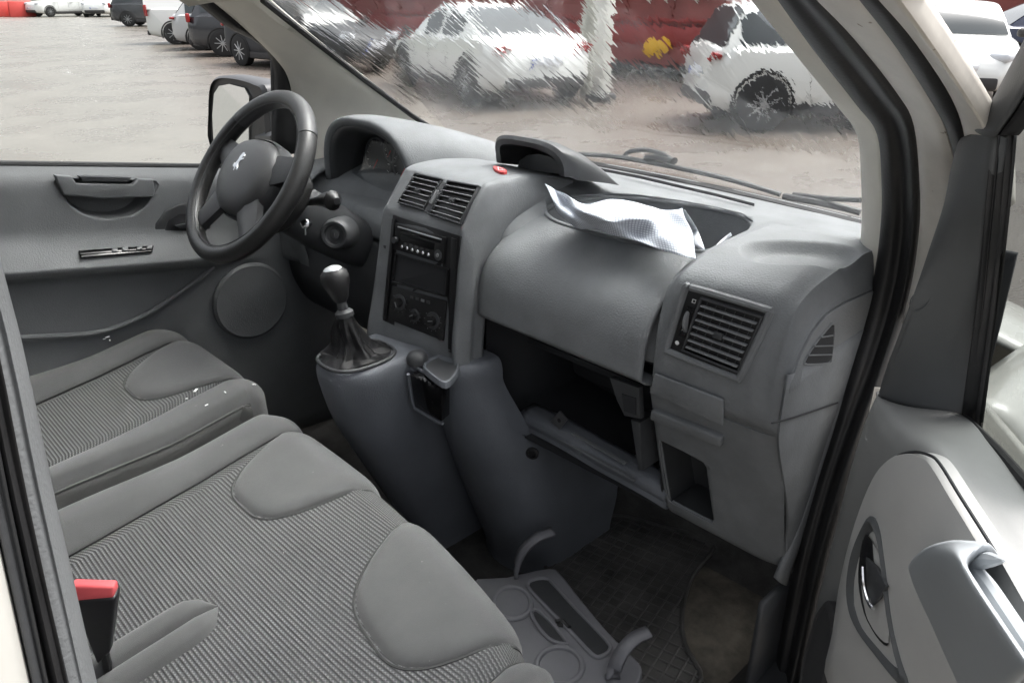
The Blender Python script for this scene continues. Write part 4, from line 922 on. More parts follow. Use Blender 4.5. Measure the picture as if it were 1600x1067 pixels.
# fold-down tray with cup rings and two strap handles
TZ = .545
ft = thing('cup_tray', 'grey plastic floor tray with two cup rings and curved handles', 'tray', P(880, 980, z=TZ-.05))
out = PP([(735, 912), (792, 900), (858, 886), (878, 897), (900, 925), (950, 985), (996, 1030), (1003, 1052), (985, 1075), (900, 1100), (840, 1085), (790, 1010)], z=TZ)
b = B(); b.prism(cr(out, 3, True), (0, 0, -.035), .006, 3); b.ob('tray_body', 'tray', ft)
def ring(cx, cy, rx, ry, par, z=TZ):
    b = B(); b.tube([P(cx+rx*math.cos(k*.1571), cy+ry*math.sin(k*.1571), z=z+.002) for k in range(40)], .0055, 8, True); o = b.ob('cup_ring', 'tray', par)
    b = B(); b.face([P(cx+rx*.86*math.cos(k*.1571), cy+ry*.86*math.sin(k*.1571), z=z+.0015) for k in range(40)]); b.ob('cup_bottom', 'tray', o)
ring(800, 942, 30, 25, ft); ring(874, 1040, 36, 29, ft)
def trough(pts, par, deep=.02):
    L = cr(PP(pts, z=TZ+.002), 3, True); b = B(); b.tube(L, .0042, 8, True); o = b.ob('trough_rim', 'tray', par)
    c = sum(L, V())/len(L); b = B(); b.grid([[c.lerp(p, .99) for p in L], [c.lerp(p, .80)+V((0, 0, -.0012)) for p in L]], cu=True); b.face([c.lerp(p, .80)+V((0, 0, -.0011)) for p in L]); b.ob('trough_bottom', 'dark_plastic', o)
trough([(824, 915), (835, 905), (855, 904), (866, 913), (900, 950), (948, 1000), (953, 1015), (940, 1025), (925, 1022), (890, 985), (850, 945)], ft)
trough([(830, 957), (840, 953), (862, 972), (884, 1000), (880, 1006), (858, 998), (838, 975)], ft)
b = B(); b.tube(PP([(868, 970), (878, 968), (890, 980)], z=TZ+.006), .004, 6); b.box(P(876, 972, z=TZ+.004), (.02, .012, .003), Matrix.Rotation(.6, 3, 'Z'), .001); b.ob('broken_clip', 'rubber', ft)
def handle(pts, w_):
    c = cr([P(a, c_, z=z) for a, c_, z in pts], 6); G = []
    for i, p in enumerate(c):
        tn = (c[min(i+1, len(c)-1)]-c[max(i-1, 0)]).normalized(); sd_ = tn.cross(V((0, 0, 1))).normalized()*.0125; G.append([p-sd_, p+V((0, 0, .003)), p+sd_])
    b = B(); b.grid(G); return b.ob('strap_handle', 'tray', ft, solid=.008)
handle([(803, 898, TZ), (806, 876, TZ+.035), (818, 855, TZ+.065), (838, 838, TZ+.085), (864, 828, TZ+.09)], V((.026, -.016, 0)))
handle([(958, 1062, TZ), (960, 1040, TZ+.03), (972, 1016, TZ+.055), (992, 995, TZ+.07), (1014, 985, TZ+.075)], V((.026, -.016, 0)))
# dust-brown threshold and wheel-arch box
b = B(); b.box((.62, -.30, .50), (.18, .5, .07), bev=.02); b.ob('seat_rail_cover', 'dark_plastic', van)
# passenger footwell side wall, driver footwell pedals
b = B(); b.grid(surf([[V((x, -.672, z)) for z in (.47, .62, .75)] for x in (.9, 1.1, 1.35)], 3, 3)); b.ob('kick_panel', 'dark_plastic', van, solid=.01)
for yy in (.32, .43, .55):
    pe = thing('pedal', {.32: 'black accelerator pedal deep in the driver footwell', .43: 'black brake pedal deep in the driver footwell', .55: 'black clutch pedal deep in the driver footwell'}[yy], 'pedal', (1.12, yy, .62), 'driver pedals')
    b = B(); b.box((1.10, yy, .62), (.015, .06, .075), Matrix.Rotation(-.5, 3, 'Y'), .006); b.ob('pedal_pad', 'rubber', pe)
    b = B(); b.tube([V((1.11, yy, .63)), V((1.2, yy, .75)), V((1.26, yy, .95))], .008, 8); b.ob('pedal_arm', 'black_plastic', pe)

# ------------------------------------------------------------------ driver door
dd = thing('driver_door', 'closed driver door with grey trim panel, grab handle and window', 'door', (.5, .75, .5))
def belt(x): return 1.283-.155*(x-.33)
pr = [(.775, .0), (.752, .004), (.735, -.004), (.716, -.020), (.708, -.05), (.705, -.10), (.700, -.135), (.676, -.165), (.660, -.185), (.655, -.195), (.668, -.212), (.695, -.225), (.703, -.26), (.705, -.40), (.700, -.48), (.690, -.52), (.688, -.60), (.70, -.72)]
xs = span(-.1, 1.12, 24)
b = B(); G = []
for x in xs:
    f = sm((x-.62)/.22)           # armrest fades towards the hinge
    G.append(cr([V((x, lerp(y, max(y, .704), f) + .05*sm((x-.85)/.3), belt(x)+dz)) for y, dz in pr], 3))
b.grid(G)
rec = PP([(88, 279), (95, 300), (108, 320), (130, 335), (165, 342), (200, 338), (225, 324), (238, 305), (243, 283), (165, 281)], y=.710)
b.hole(rec, (0, 1, 0)); b.ob('trim_panel', 'driver_door', dd, solid=.003)
lr = cr(rec, 3, True); cR = sum(lr, V())/len(lr)
b = B(); b.grid([[cR.lerp(p, 1.01)+V((0, -.003, 0)) for p in lr], [cR.lerp(p, .96)+V((0, .008, 0)) for p in lr], [cR.lerp(p, .85)+V((0, .045, 0)) for p in lr], [cR.lerp(p, .3)+V((0, .05, 0)) for p in lr]], cu=True); b.face([cR.lerp(p, .3)+V((0, .05, 0)) for p in lr]); b.ob('grab_recess', 'driver_door', dd)
gbm = [(86, 274), (112, 276), (120, 287), (208, 289), (216, 280), (240, 281), (243, 300), (240, 308), (165, 311), (100, 306)]
b = B(); b.prism(PP(gbm, y=.697), (0, .018, 0), .004, 3); b.ob('grab_handle', 'driver_door', dd)
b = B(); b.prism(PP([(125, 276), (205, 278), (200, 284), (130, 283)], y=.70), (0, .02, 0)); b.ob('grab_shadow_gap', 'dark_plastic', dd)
# switch plate
sq_ = Quad(P(122, 393, y=.678), P(240, 385, y=.682), P(238, 394, y=.665), P(126, 404, y=.662))
b = B(); b.qbox(sq_, 0, 1, 0, 1, -.002, .004, .002); swp = b.ob('switch_plate', 'black_gloss', dd)
for u in (.42, .56, .76, .90):
    b = B(); b.qbox(sq_, u, u+.08, .2, .75, .003, .009, .002); b.ob('switch', 'slat_edge', swp)
# release handle bezel
bz = PP([(238, 371), (243, 350), (258, 330), (278, 320), (305, 316), (330, 318), (330, 372), (290, 372)], y=.702)
b = B(); b.prism(bz, (0, .012, 0), .004, 3); rb = b.ob('release_bezel', 'dark_plastic', dd)
b = B(); b.prism(PP([(258, 360), (264, 345), (280, 335), (320, 333), (320, 362)], y=.7005), (0, .003, 0)); b.ob('release_cup', 'cavity', rb)
b = B(); b.prism(PP([(272, 352), (300, 346), (318, 350), (312, 356), (280, 358)], y=.692), (0, .008, 0), .002); b.ob('release_lever', 'chrome', rb)
# door pocket ridge and speaker
b = B(); b.tube(cr(PP([(0, 528), (40, 527), (140, 521), (190, 508), (240, 485), (290, 450), (335, 418)], y=.694), 5), .006, 8); b.ob('pocket_ridge', 'driver_door', dd)
sc_ = P(392, 470, y=.70); b = B(); b.lathe([(.098, -.012), (.098, .004), (.092, .010), (.086, .009), (.05, .012), (.001, .013)], sc_, (0, -1, 0), 40); b.ob('speaker_grille', 'driver_door', dd)
# belt seal, window glass, frame
b = B(); b.tube([V((x, .756, belt(x)+.006)) for x in span(-.1, 1.0, 10)], .007, 8); b.ob('belt_seal', 'rubber', dd)
b = B(); b.grid([[V((x, .785-.10*t, belt(x)-.02+t*.62)) for x in span(-.15, 1.02-.62*t, 8)] for t in span(0, 1, 6)]); b.ob('window_glass', 'window_glass', dd)
b = B(); b.tube(PP([(426, 92), (427, 150), (428, 240)], y=.765), .006, 8); b.ob('window_channel', 'rubber', dd)
b = B(); b.prism(PP([(429, 98), (455, 132), (468, 240), (430, 238)], y=.768), (0, .012, 0)); b.ob('corner_panel', 'dark_plastic', dd)
b = B(); b.grid([[V((x, .80-.02*abs(z-.8), z)) for x in (-.15, .5, 1.1)] for z in (1.2, .8, .45)]); b.ob('outer_skin', 'white_paint', dd, solid=.01)
# exterior mirror on the driver side
mi = thing('wing_mirror', 'black exterior mirror wet with rain beyond the driver window', 'mirror', P(400, 225, x=.975))
mo = PP([(335, 228), (333, 180), (335, 140), (341, 124), (356, 118), (385, 121), (410, 129), (424, 140), (428, 190), (424, 234), (370, 240)], x=.975)
b = B(); c = sum(mo, V())/len(mo); L = cr(mo, 3, True)
b.grid([[c.lerp(p, .93)+V((-.02, 0, 0)) for p in L], [p+V((-.012, 0, 0)) for p in L], [p+V((.03, 0, 0)) for p in L], [c.lerp(p, .8)+V((.10, 0, 0)) for p in L], [c.lerp(p, .3)+V((.12, 0, 0)) for p in L]], cu=True); b.ob('mirror_housing', 'dark_plastic', mi)
mg = PP([(343, 222), (341, 180), (344, 146), (352, 134), (368, 131), (392, 137), (399, 150), (398, 226)], x=.975)
b = B(); b.prism([p+V((-.018, 0, 0)) for p in mg], (.004, 0, 0)); b.ob('mirror_glass', 'mirror_wet', mi)
b = B(); b.face([cc+V((-.012, 0, 0)) for cc in mo]); b.ob('mirror_bezel', 'rubber', mi)
b = B(); b.tube([P(415, 215, y=.93), P(440, 215, y=.80)], .03, 10, sq=.6); b.ob('mirror_arm', 'dark_plastic', mi)
# ------------------------------------------------------------------ passenger door, swung open
OP = R(38); DP = V((.93, -.86, 0)); DT = V((-math.cos(OP), -math.sin(OP), 0)); DN = V((-math.sin(OP), math.cos(OP), 0))
def dpl(w): return (DP+DN*w, DN)
def D(px, py, w): return P(px, py, pl=dpl(w))
def dl(s_, w, z): return DP+DT*s_+DN*w+V((0, 0, z))
pd_ = thing('passenger_door', 'open passenger door with grey trim, pale insert and silver grab handle', 'door', (.80, -.85, .5))
# upper trim: ledge below the glass rolling into the inner face
rA = [D(1380, 622, .070), D(1440, 634, .045), D(1512, 652, .012), D(1560, 700, .008), D(1600, 745, .006), D(1660, 812, .004)]
rB = [D(1370, 620, .095), D(1425, 655, .080), D(1490, 690, .060), D(1540, 755, .055), D(1580, 815, .050), D(1650, 920, .048)]
rC = [D(1352, 660, .108), D(1405, 690, .104), D(1455, 706, .095), D(1515, 790, .090), D(1560, 862, .088), D(1640, 990, .088)]
rD = [D(1330, 730, .108), D(1370, 745, .110), D(1410, 770, .104), D(1470, 870, .098), D(1520, 950, .096), D(1600, 1080, .095)]
rE = [D(1312, 800, .104), D(1340, 830, .106), D(1365, 880, .102), D(1410, 970, .096), D(1450, 1050, .094), D(1530, 1190, .094)]
rF = [D(1280, 930, .098), D(1302, 970, .098), D(1320, 1010, .095), D(1350, 1080, .092), D(1390, 1160, .09), D(1470, 1300, .09)]
rG = [D(1245, 1080, .09), D(1262, 1130, .09), D(1285, 1180, .09), D(1310, 1240, .09), D(1350, 1320, .09), D(1430, 1460, .09)]
edge = [[p+DN*-.03+DT*-.012 for p in (r[0] for r in (rA, rB, rC, rD, rE, rF, rG))]][0]
rows = [rA, rB, rC, rD, rE, rF, rG]
rows = [[e]+r for e, r in zip(edge, rows)]
b = B(); b.grid(surf(rows, 6, 6)); b.ob('trim_panel', 'door_top', pd_, solid=.004)
# pale insert with its own outline
ins = [(1300, 1070), (1308, 990), (1322, 900), (1345, 815), (1372, 748), (1398, 716), (1425, 706), (1450, 710), (1468, 724), (1500, 775), (1535, 830), (1567, 882), (1600, 940), (1640, 1010), (1600, 1110), (1420, 1130)]
c_in = D(1450, 900, .112)
L = cr([D(a, c, .110) for a, c in ins], 4, True)
b = B(); b.grid([[p-DN*.012 for p in L], [p+DN*.003 for p in L], [c_in.lerp(p, .975)+DN*.008 for p in L], [c_in.lerp(p, .8)+DN*.012 for p in L], [c_in.lerp(p, .4)+DN*.014 for p in L]], cu=True); b.face([c_in.lerp(p, .4)+DN*.014 for p in L]); insert = b.ob('pale_insert', 'door_light', pd_)
b = B(); b.tube(cr([D(a, c, .116) for a, c in ins[2:13]], 4), .0016, 5); b.ob('insert_gap', 'cavity', insert)
# release handle bezel
bzl = [(1362, 806), (1345, 832), (1332, 870), (1326, 915), (1330, 955), (1345, 990), (1375, 1030), (1405, 1066), (1418, 1066), (1408, 1030), (1394, 960), (1386, 890), (1376, 830)]
L = cr([D(a, c, .124) for a, c in bzl], 3, True); cz = sum(L, V())/len(L)
b = B(); b.grid([[p-DN*.008 for p in L], [p+DN*.002 for p in L], [cz.lerp(p, .93)+DN*.005 for p in L], [cz.lerp(p, .84)+DN*.002 for p in L], [cz.lerp(p, .78)-DN*.004 for p in L]], cu=True); b.face([cz.lerp(p, .78)-DN*.004 for p in L]); rbz = b.ob('release_bezel', 'sail', pd_)
cup = [(1353, 838), (1344, 870), (1342, 910), (1350, 955), (1368, 990), (1384, 1005), (1388, 990), (1386, 930), (1374, 870)]
L = cr([D(a, c, .126) for a, c in cup], 3, True); cz = sum(L, V())/len(L)
b = B(); b.grid([[cz.lerp(p, 1.04) for p in L], [cz.lerp(p, .96)-DN*.002 for p in L], [cz.lerp(p, .5)-DN*.001 for p in L]], cu=True); b.face([cz.lerp(p, .5)-DN*.001 for p in L]); b.ob('release_cup', 'black_plastic', rbz)
c1 = cr([D(a, c, .131) for a, c in ((1348, 885), (1350, 915), (1357, 940), (1364, 950))], 5)
b = B(); b.tube(c1, .0022, 8); b.ob('lever_edge', 'chrome', rbz)
b = B(); b.prism([D(a, c, .130) for a, c in ((1352, 870), (1368, 884), (1384, 915), (1372, 935), (1362, 945), (1354, 920))], -DN*.004, .0015); b.ob('release_lever', 'dark_plastic', rbz)
# grab handle: a thick D-shaped grip, raised off the insert
g0 = [(1416, 893, .118), (1452, 985, .118), (1500, 1090, .118)]
gr = [[(1413, 900, .116), (1424, 876, .132), (1446, 856, .150), (1478, 845, .158), (1510, 844, .158), (1545, 850, .150), (1562, 872, .135), (1566, 880, .118)],
      [(1425, 930, .116), (1440, 900, .142), (1462, 878, .162), (1490, 868, .172), (1506, 872, .170), (1512, 880, .164), (1514, 884, .150), (1516, 888, .125)],
      [(1450, 985, .116), (1468, 950, .146), (1492, 925, .168), (1512, 912, .176), (1526, 912, .174), (1532, 918, .166), (1532, 924, .150), (1530, 930, .125)],
      [(1485, 1060, .116), (1505, 1020, .146), (1532, 990, .168), (1552, 975, .176), (1566, 972, .174), (1572, 978, .166), (1572, 985, .150), (1570, 992, .125)],
      [(1530, 1150, .116), (1552, 1105, .146), (1580, 1070, .168), (1602, 1050, .176), (1618, 1048, .174), (1624, 1054, .166), (1624, 1060, .150), (1622, 1066, .125)]]
b = B(); b.grid(surf([[D(*q) for q in r] for r in gr], 5, 6)); gh = b.ob('grab_handle', 'door_grab', pd_, solid=.004)
b = B(); b.prism([D(a, c, .1255) for a, c in ((1512, 882), (1550, 868), (1566, 880), (1600, 940), (1640, 1010), (1610, 1020), (1575, 960), (1540, 900))], -DN*.006); b.ob('grip_pocket', 'door_top', gh)
gp_ = cr([D(a, c, .150) for a, c in ((1640, 1060), (1600, 1000), (1570, 955), (1545, 918), (1524, 892), (1524, 880), (1545, 874), (1568, 876))], 4)
b = B(); b.tube(gp_, [.006]*(len(gp_)-5)+[.0055, .005, .004, .0025, .001], 8); b.ob('grip_edge', 'door_grab', gh)
# speaker grille at the bottom front
sg = [(1297, 940), (1305, 975), (1303, 1020), (1290, 1067), (1270, 1110), (1250, 1100), (1255, 1040), (1272, 975), (1285, 945)]
L = cr([D(a, c, .112) for a, c in sg], 3, True); cz = sum(L, V())/len(L)
b = B(); b.grid([[p-DN*.02 for p in L], [p for p in L], [cz.lerp(p, .9)+DN*.004 for p in L], [cz.lerp(p, .85)+DN*.001 for p in L], [cz.lerp(p, .4)+DN*.003 for p in L]], cu=True); b.face([cz.lerp(p, .4)+DN*.003 for p in L]); b.ob('speaker_grille', 'grille', pd_)
# sail panel
TH = lambda py: .075*sm((640-py)/430)
sl = [(1516, 213), (1500, 222), (1488, 262), (1476, 320), (1452, 390), (1424, 470), (1400, 535), (1385, 575), (1370, 624)]
sr = [(1552, 207), (1552, 218), (1546, 262), (1540, 320), (1532, 390), (1523, 470), (1515, 535), (1509, 590), (1500, 655)]
wl_ = [.075, .078, .080, .082, .090, .098, .098, .096, .092]
SL = [D(a, c, w_) for (a, c), w_ in zip(sl, wl_)]; SR = [D(a, c, TH(c)+.012) for a, c in sr]
b = B(); b.grid(surf([[p-DN*.03+DT*-.01 for p in SL], SL, [a.lerp(c, .45)+DN*.010 for a, c in zip(SL, SR)], [a.lerp(c, .85)+DN*.004 for a, c in zip(SL, SR)], SR, [p-DN*.012+DT*.002 for p in SR]], 5, 5)); sail = b.ob('sail_panel', 'sail', pd_, solid=.004)
b = B(); cc_ = SL[5].lerp(SR[5], .26)+DN*.008; u1 = (SR[5]-SL[5]).normalized(); u2 = (SL[4]-SL[6]).normalized(); b.tube([cc_+(u1*math.cos(t*.2618)*.7+u2*math.sin(t*.2618))*.013 for t in range(24)], .0007, 5, True); b.ob('screw_cover', 'sail', sail)
# seal strips, frame, glass
f0 = [(1556, 205), (1545, 320), (1530, 470), (1505, 650)]; f1 = [(1588, 200), (1578, 320), (1562, 470), (1533, 680)]
F0 = [D(a, c, TH(c)+.010) for a, c in f0]; F1 = [D(a, c, TH(c)-.004) for a, c in f1]
b = B(); b.grid(surf([F0, [a.lerp(c, .3)+DN*.008 for a, c in zip(F0, F1)], [a.lerp(c, .55)-DN*.002 for a, c in zip(F0, F1)], [a.lerp(c, .8)+DN*.004 for a, c in zip(F0, F1)], F1], 5, 4)); b.ob('glass_channel', 'rubber', pd_, solid=.006)
h0 = [(1538, 206), (1570, 150), (1606, 84), (1660, -15)]; h1 = [(1560, 212), (1590, 170), (1620, 118), (1680, 10)]; h2 = [(1592, 212), (1610, 190), (1640, 150), (1700, 60)]
H0 = [D(a, c, .085) for a, c in h0]; H1 = [D(a, c, .088) for a, c in h1]; H2 = [D(a, c, .078) for a, c in h2]
b = B(); b.grid(surf([[p-DN*.03 for p in H0], H0, [a.lerp(c, .5)+DN*.006 for a, c in zip(H0, H1)], H1], 4, 4)); b.ob('window_frame', 'sail', pd_, solid=.006)
b = B(); b.grid(surf([H1, [a.lerp(c, .5)+DN*.006 for a, c in zip(H1, H2)], H2], 4, 4)); b.ob('frame_seal', 'rubber', pd_, solid=.006)
gl_ = [[D(1525, 690, -.004), D(1570, 735, -.004), D(1640, 805, -.004)], [D(1555, 480, .03), D(1600, 480, .03), D(1680, 480, .03)], [D(1580, 205, .068), D(1620, 175, .07), D(1700, 90, .08)]]
b = B(); b.grid(surf(gl_, 4, 6)); wg = b.ob('window_glass', 'wet_side_glass', pd_)
b = B(); b.tube([D(1508, 655, .012), D(1560, 706, .010), D(1660, 818, .010)], .006, 8); b.ob('belt_seal', 'rubber', pd_)
b = B(); b.grid([[dl(s_, -.05+.03*(z < .6), z) for s_ in (-.1, .4, .9)] for z in (1.12, .85, .45)]); b.ob('outer_skin', 'white_paint', pd_, solid=.01)
b = B(); b.grid([[dl(-.11, w_, z) for w_ in (-.05, .07)] for z in (1.12, .45)]); b.ob('door_end', 'jamb_paint', pd_, solid=.006)

# ------------------------------------------------------------------ paper bag on the dash
nb_ = 40; rows_ = []
tp = [(851, 287, 1.315), (880, 303, 1.305), (910, 317, 1.30), (955, 313, 1.302), (1010, 320, 1.298), (1042, 329, 1.296), (1066, 326, 1.30)]
m1_ = [(862, 310, 1.30), (886, 322, 1.288), (912, 334, 1.30), (952, 338, 1.291), (1005, 342, 1.292), (1045, 346, 1.285), (1073, 345, 1.292)]
m2_ = [(874, 334, 1.275), (894, 342, 1.282), (925, 348, 1.275), (955, 352, 1.279), (1000, 362, 1.270), (1045, 371, 1.277), (1083, 370, 1.275)]
bt = [(884, 347, 1.262), (905, 356, 1.262), (932, 361, 1.258), (960, 366, 1.262), (1005, 381, 1.260), (1050, 396, 1.262), (1088, 404, 1.258)]
b = B(); G = surf([[P(a, c, z=z) for a, c, z in r] for r in (tp, m1_, m2_, bt)], 8, 8)
for i, r in enumerate(G):
    for j, p in enumerate(r): r[j] = p + V((0, 0, .003*(abs(math.sin(i*.21+j*.16+.4))-.6)+.0025*(abs(math.sin(i*.17-j*.23+1.1))-.6)))
b.grid(G); pb = thing('paper_bag', 'crumpled white grid-lined paper bag lying in the dashboard bin', 'paper bag', P(970, 365, z=1.24))
o = b.ob('front_sheet', 'paper_grid', pb, solid=.0006)
n_u, n_v = len(G[0]), len(G); uvl = o.data.uv_layers.new(name='UVMap')
flat = {}
for i, r in enumerate(G):
    for j, p in enumerate(r): flat[(round(p.x, 5), round(p.y, 5), round(p.z, 5))] = (j/(n_u-1)*1.0, i/(n_v-1)*.36)
for l in o.data.loops:
    c = o.data.vertices[l.vertex_index].co; uvl.data[l.index].uv = flat.get((round(c.x, 5), round(c.y, 5), round(c.z, 5)), (0, 0))
bk_ = [[(853, 289, 1.312), (905, 318, 1.297), (960, 314, 1.30), (1040, 330, 1.293), (1070, 328, 1.296)], [(905, 330, 1.262), (940, 330, 1.258), (985, 335, 1.262), (1050, 345, 1.256), (1090, 360, 1.258)], [(930, 345, 1.235), (955, 350, 1.235), (1000, 360, 1.235), (1060, 375, 1.235), (1102, 392, 1.250)]]
b = B(); b.grid(surf([[P(a, c, z=z) for a, c, z in r] for r in bk_], 5, 5)); b.ob('back_sheet', 'paper_white', pb, solid=.0006)
ps = [[(1118, 384, 1.252), (1128, 374, 1.256), (1142, 364, 1.262)], [(1108, 396, 1.250), (1124, 384, 1.25), (1144, 368, 1.255)]]
b = B(); b.grid(surf([[P(a, c, z=z) for a, c, z in r] for r in ps], 4, 3)); o = b.ob('paper_slip', 'paper_white', None, solid=.0008); tag(o, 'small white paper slip tucked in the bin corner', 'paper')

# ------------------------------------------------------------------ wipers outside the glass
wpr = thing('wiper', 'black windscreen wiper resting along the base of the glass', 'wiper', wpt(-.1, -.02, .03))
def W(px, py, off=.03):
    n = V((.694, 0, 1)).normalized(); return P(px, py, pl=(V((1.36, 0, 1.26))+n*off, n))
b = B(); b.tube(cr([W(905, 240), (W(960, 244)), W(1020, 254), W(1100, 270), W(1160, 285), W(1220, 303)], 4), .008, 8, sq=.7); b.ob('blade', 'rubber', wpr)
b = B(); b.tube(cr([W(975, 244, .035), W(985, 236, .05), W(1010, 234, .055), W(1035, 240, .05), W(1052, 250, .04)], 4), .0055, 8); b.ob('arm', 'black_plastic', wpr)
b = B(); b.tube([W(1010, 246, .038), W(1030, 246, .042), W(1054, 251, .038)], .011, 8, sq=.7); b.ob('blade_clip', 'black_plastic', wpr)
wp2 = thing('wiper', 'black wiper arm at the lower right corner of the glass', 'wiper', wpt(-.5, -.02, .03))
b = B(); b.tube(cr([W(1225, 306), W(1270, 314), W(1310, 322), W(1345, 331)], 4), .007, 8); b.ob('blade', 'rubber', wp2)
b = B(); b.tube(cr([W(1240, 303, .04), W(1290, 309, .04), W(1345, 312, .035)], 4), .005, 8); b.ob('arm', 'black_plastic', wp2)
# ------------------------------------------------------------------ the yard outside
def ground_mat():
    m = mat('wet_yard', (.2, .19, .17), .35, None, None, spec=.5); n = m.node_tree; b = n.nodes['Principled BSDF']; tc = n.nodes.new('ShaderNodeTexCoord')
    def noise(s_, d, st=(1, 1, 1)):
        mp = n.nodes.new('ShaderNodeMapping'); mp.inputs['Scale'].default_value = st
        k = n.nodes.new('ShaderNodeTexNoise'); k.inputs['Scale'].default_value = s_; k.inputs['Detail'].default_value = d; k.inputs['Roughness'].default_value = .6
        n.links.new(tc.outputs['Object'], mp.inputs[0]); n.links.new(mp.outputs[0], k.inputs['Vector']); return k.outputs[0]
    a, c, e = noise(.22, 8), noise(.9, 9), noise(60, 4)
    rp = n.nodes.new('ShaderNodeValToRGB'); n.links.new(a, rp.inputs[0]); el = rp.color_ramp.elements
    el[0].position, el[0].color = .35, (.150, .140, .122, 1); el[1].position, el[1].color = .66, (.175, .164, .144, 1)
    rp2 = n.nodes.new('ShaderNodeValToRGB'); n.links.new(c, rp2.inputs[0]); rp2.color_ramp.elements[0].position = .3; rp2.color_ramp.elements[0].color = (.90, .88, .87, 1); rp2.color_ramp.elements[1].position = .7; rp2.color_ramp.elements[1].color = (1.08, 1.08, 1.08, 1)
    mx = n.nodes.new('ShaderNodeMix'); mx.data_type = 'RGBA'; mx.blend_type = 'MULTIPLY'; mx.inputs['Factor'].default_value = .8
    gx = n.nodes.new('ShaderNodeSeparateXYZ'); n.links.new(tc.outputs['Object'], gx.inputs[0])
    g1 = n.nodes.new('ShaderNodeMath'); g1.operation = 'MULTIPLY_ADD'; g1.inputs[1].default_value = -.30; n.links.new(gx.outputs[1], g1.inputs[0]); n.links.new(gx.outputs[0], g1.inputs[2])
    g2 = n.nodes.new('ShaderNodeMath'); g2.operation = 'MULTIPLY_ADD'; g2.inputs[1].default_value = 5; n.links.new(a, g2.inputs[0]); n.links.new(g1.outputs[0], g2.inputs[2])
    g3 = n.nodes.new('ShaderNodeMapRange'); g3.inputs['From Min'].default_value = 3.6; g3.inputs['From Max'].default_value = 6.0; n.links.new(g2.outputs[0], g3.inputs['Value'])
    mud = n.nodes.new('ShaderNodeMix'); mud.data_type = 'RGBA'; mud.inputs['B'].default_value = (.120, .101, .086, 1); n.links.new(g3.outputs[0], mud.inputs['Factor']); n.links.new(rp.outputs[0], mud.inputs['A'])
    n.links.new(mud.outputs['Result'], mx.inputs['A']); n.links.new(rp2.outputs[0], mx.inputs['B']); n.links.new(mx.outputs['Result'], b.inputs['Base Color'])
    mr = n.nodes.new('ShaderNodeMapRange'); mr.inputs['From Min'].default_value = .4; mr.inputs['From Max'].default_value = .62; mr.inputs['To Min'].default_value = .24; mr.inputs['To Max'].default_value = .38; n.links.new(c, mr.inputs['Value']); n.links.new(mr.outputs[0], b.inputs['Roughness'])
    bp = n.nodes.new('ShaderNodeBump'); bp.inputs['Strength'].default_value = .35; bp.inputs['Distance'].default_value = .02; n.links.new(e, bp.inputs['Height']); n.links.new(bp.outputs[0], b.inputs['Normal'])
ground_mat()
mat('car_white', (.70, .71, .69), .22, coat=.6); mat('car_dark', (.030, .032, .036), .22, coat=.6); mat('car_grey', (.036, .038, .042), .5, spec=.3); mat('car_blue', (.035, .042, .075), .22, coat=.6)
mat('car_silver', (.42, .43, .43), .25, coat=.5)
mat('car_glass', (.035, .042, .045), .08, spec=.4); mat('tyre', (.012, .012, .012), .8); mat('rim', (.42, .43, .44), .3, metal=.8); mat('rim_dark', (.14, .145, .15), .4, metal=.6); mat('tail_red', (.28, .015, .015), .2); mat('headlamp', (.55, .57, .6), .12); mat('plate', (.72, .74, .78), .4); mat('plate_blue', (.03, .08, .45), .4)
mat('trailer_red', (.235, .062, .055), .45, None, (1.5, .2)); mat('trailer_rail', (.27, .03, .028), .45); mat('trailer_under', (.03, .028, .028), .7); mat('yellow', (.75, .42, .01), .5); mat('post_white', (.70, .70, .66), .6, None, (3, .15)); mat('barrier_red', (.5, .05, .04), .5); mat('fence_board', (.42, .42, .38), .8, None, (3, .2)); mat('wall_far', (.35, .33, .30), .8, None, (.6, .2)); mat('grass', (.07, .09, .04), .9, None, (2, .4))
b = B(); b.grid([[V((x, y, 0)) for x in (-150, -20, 0, 20, 250)] for y in (-150, -20, 0, 20, 60, 300)]); tag(b.ob('ground', 'wet_yard'), None, None, kind='structure')
PROF = {  # length, half width, belt z, roof z, lower top outline [(t, z)], greenhouse (screen base, screen top, rear top, rear base) as t of length from the tail
 'fastback': (4.69, .925, .90, 1.44, [(0, .70), (.03, .88), (.10, 1.00), (.30, .98), (.70, .93), (.86, .84), (.97, .66), (1, .52)], (.74, .56, .40, .07)),
 'sedan': (4.65, .89, .95, 1.46, [(0, .72), (.02, .92), (.10, 1.00), (.25, .99), (.70, .96), (.86, .88), (.97, .72), (1, .55)], (.72, .57, .34, .16)),
 'suv': (4.5, .91, 1.02, 1.66, [(0, .80), (.01, .98), (.05, 1.04), (.3, 1.04), (.70, 1.02), (.85, .98), (.97, .84), (1, .60)], (.73, .59, .12, .03)),
 'city': (3.35, .84, .95, 1.50, [(0, .74), (.01, .92), (.05, .99), (.3, .99), (.72, .96), (.87, .88), (.97, .74), (1, .55)], (.78, .58, .14, .03)),
 'hatch': (4.0, .87, .95, 1.50, [(0, .74), (.01, .92), (.05, .99), (.3, .99), (.70, .96), (.86, .88), (.97, .74), (1, .55)], (.74, .56, .16, .03)),
 'van': (4.4, .90, 1.10, 1.83, [(0, .80), (.006, 1.05), (.03, 1.10), (.3, 1.10), (.74, 1.08), (.87, 1.0), (.97, .82), (1, .6)], (.78, .64, .03, .008)),
}
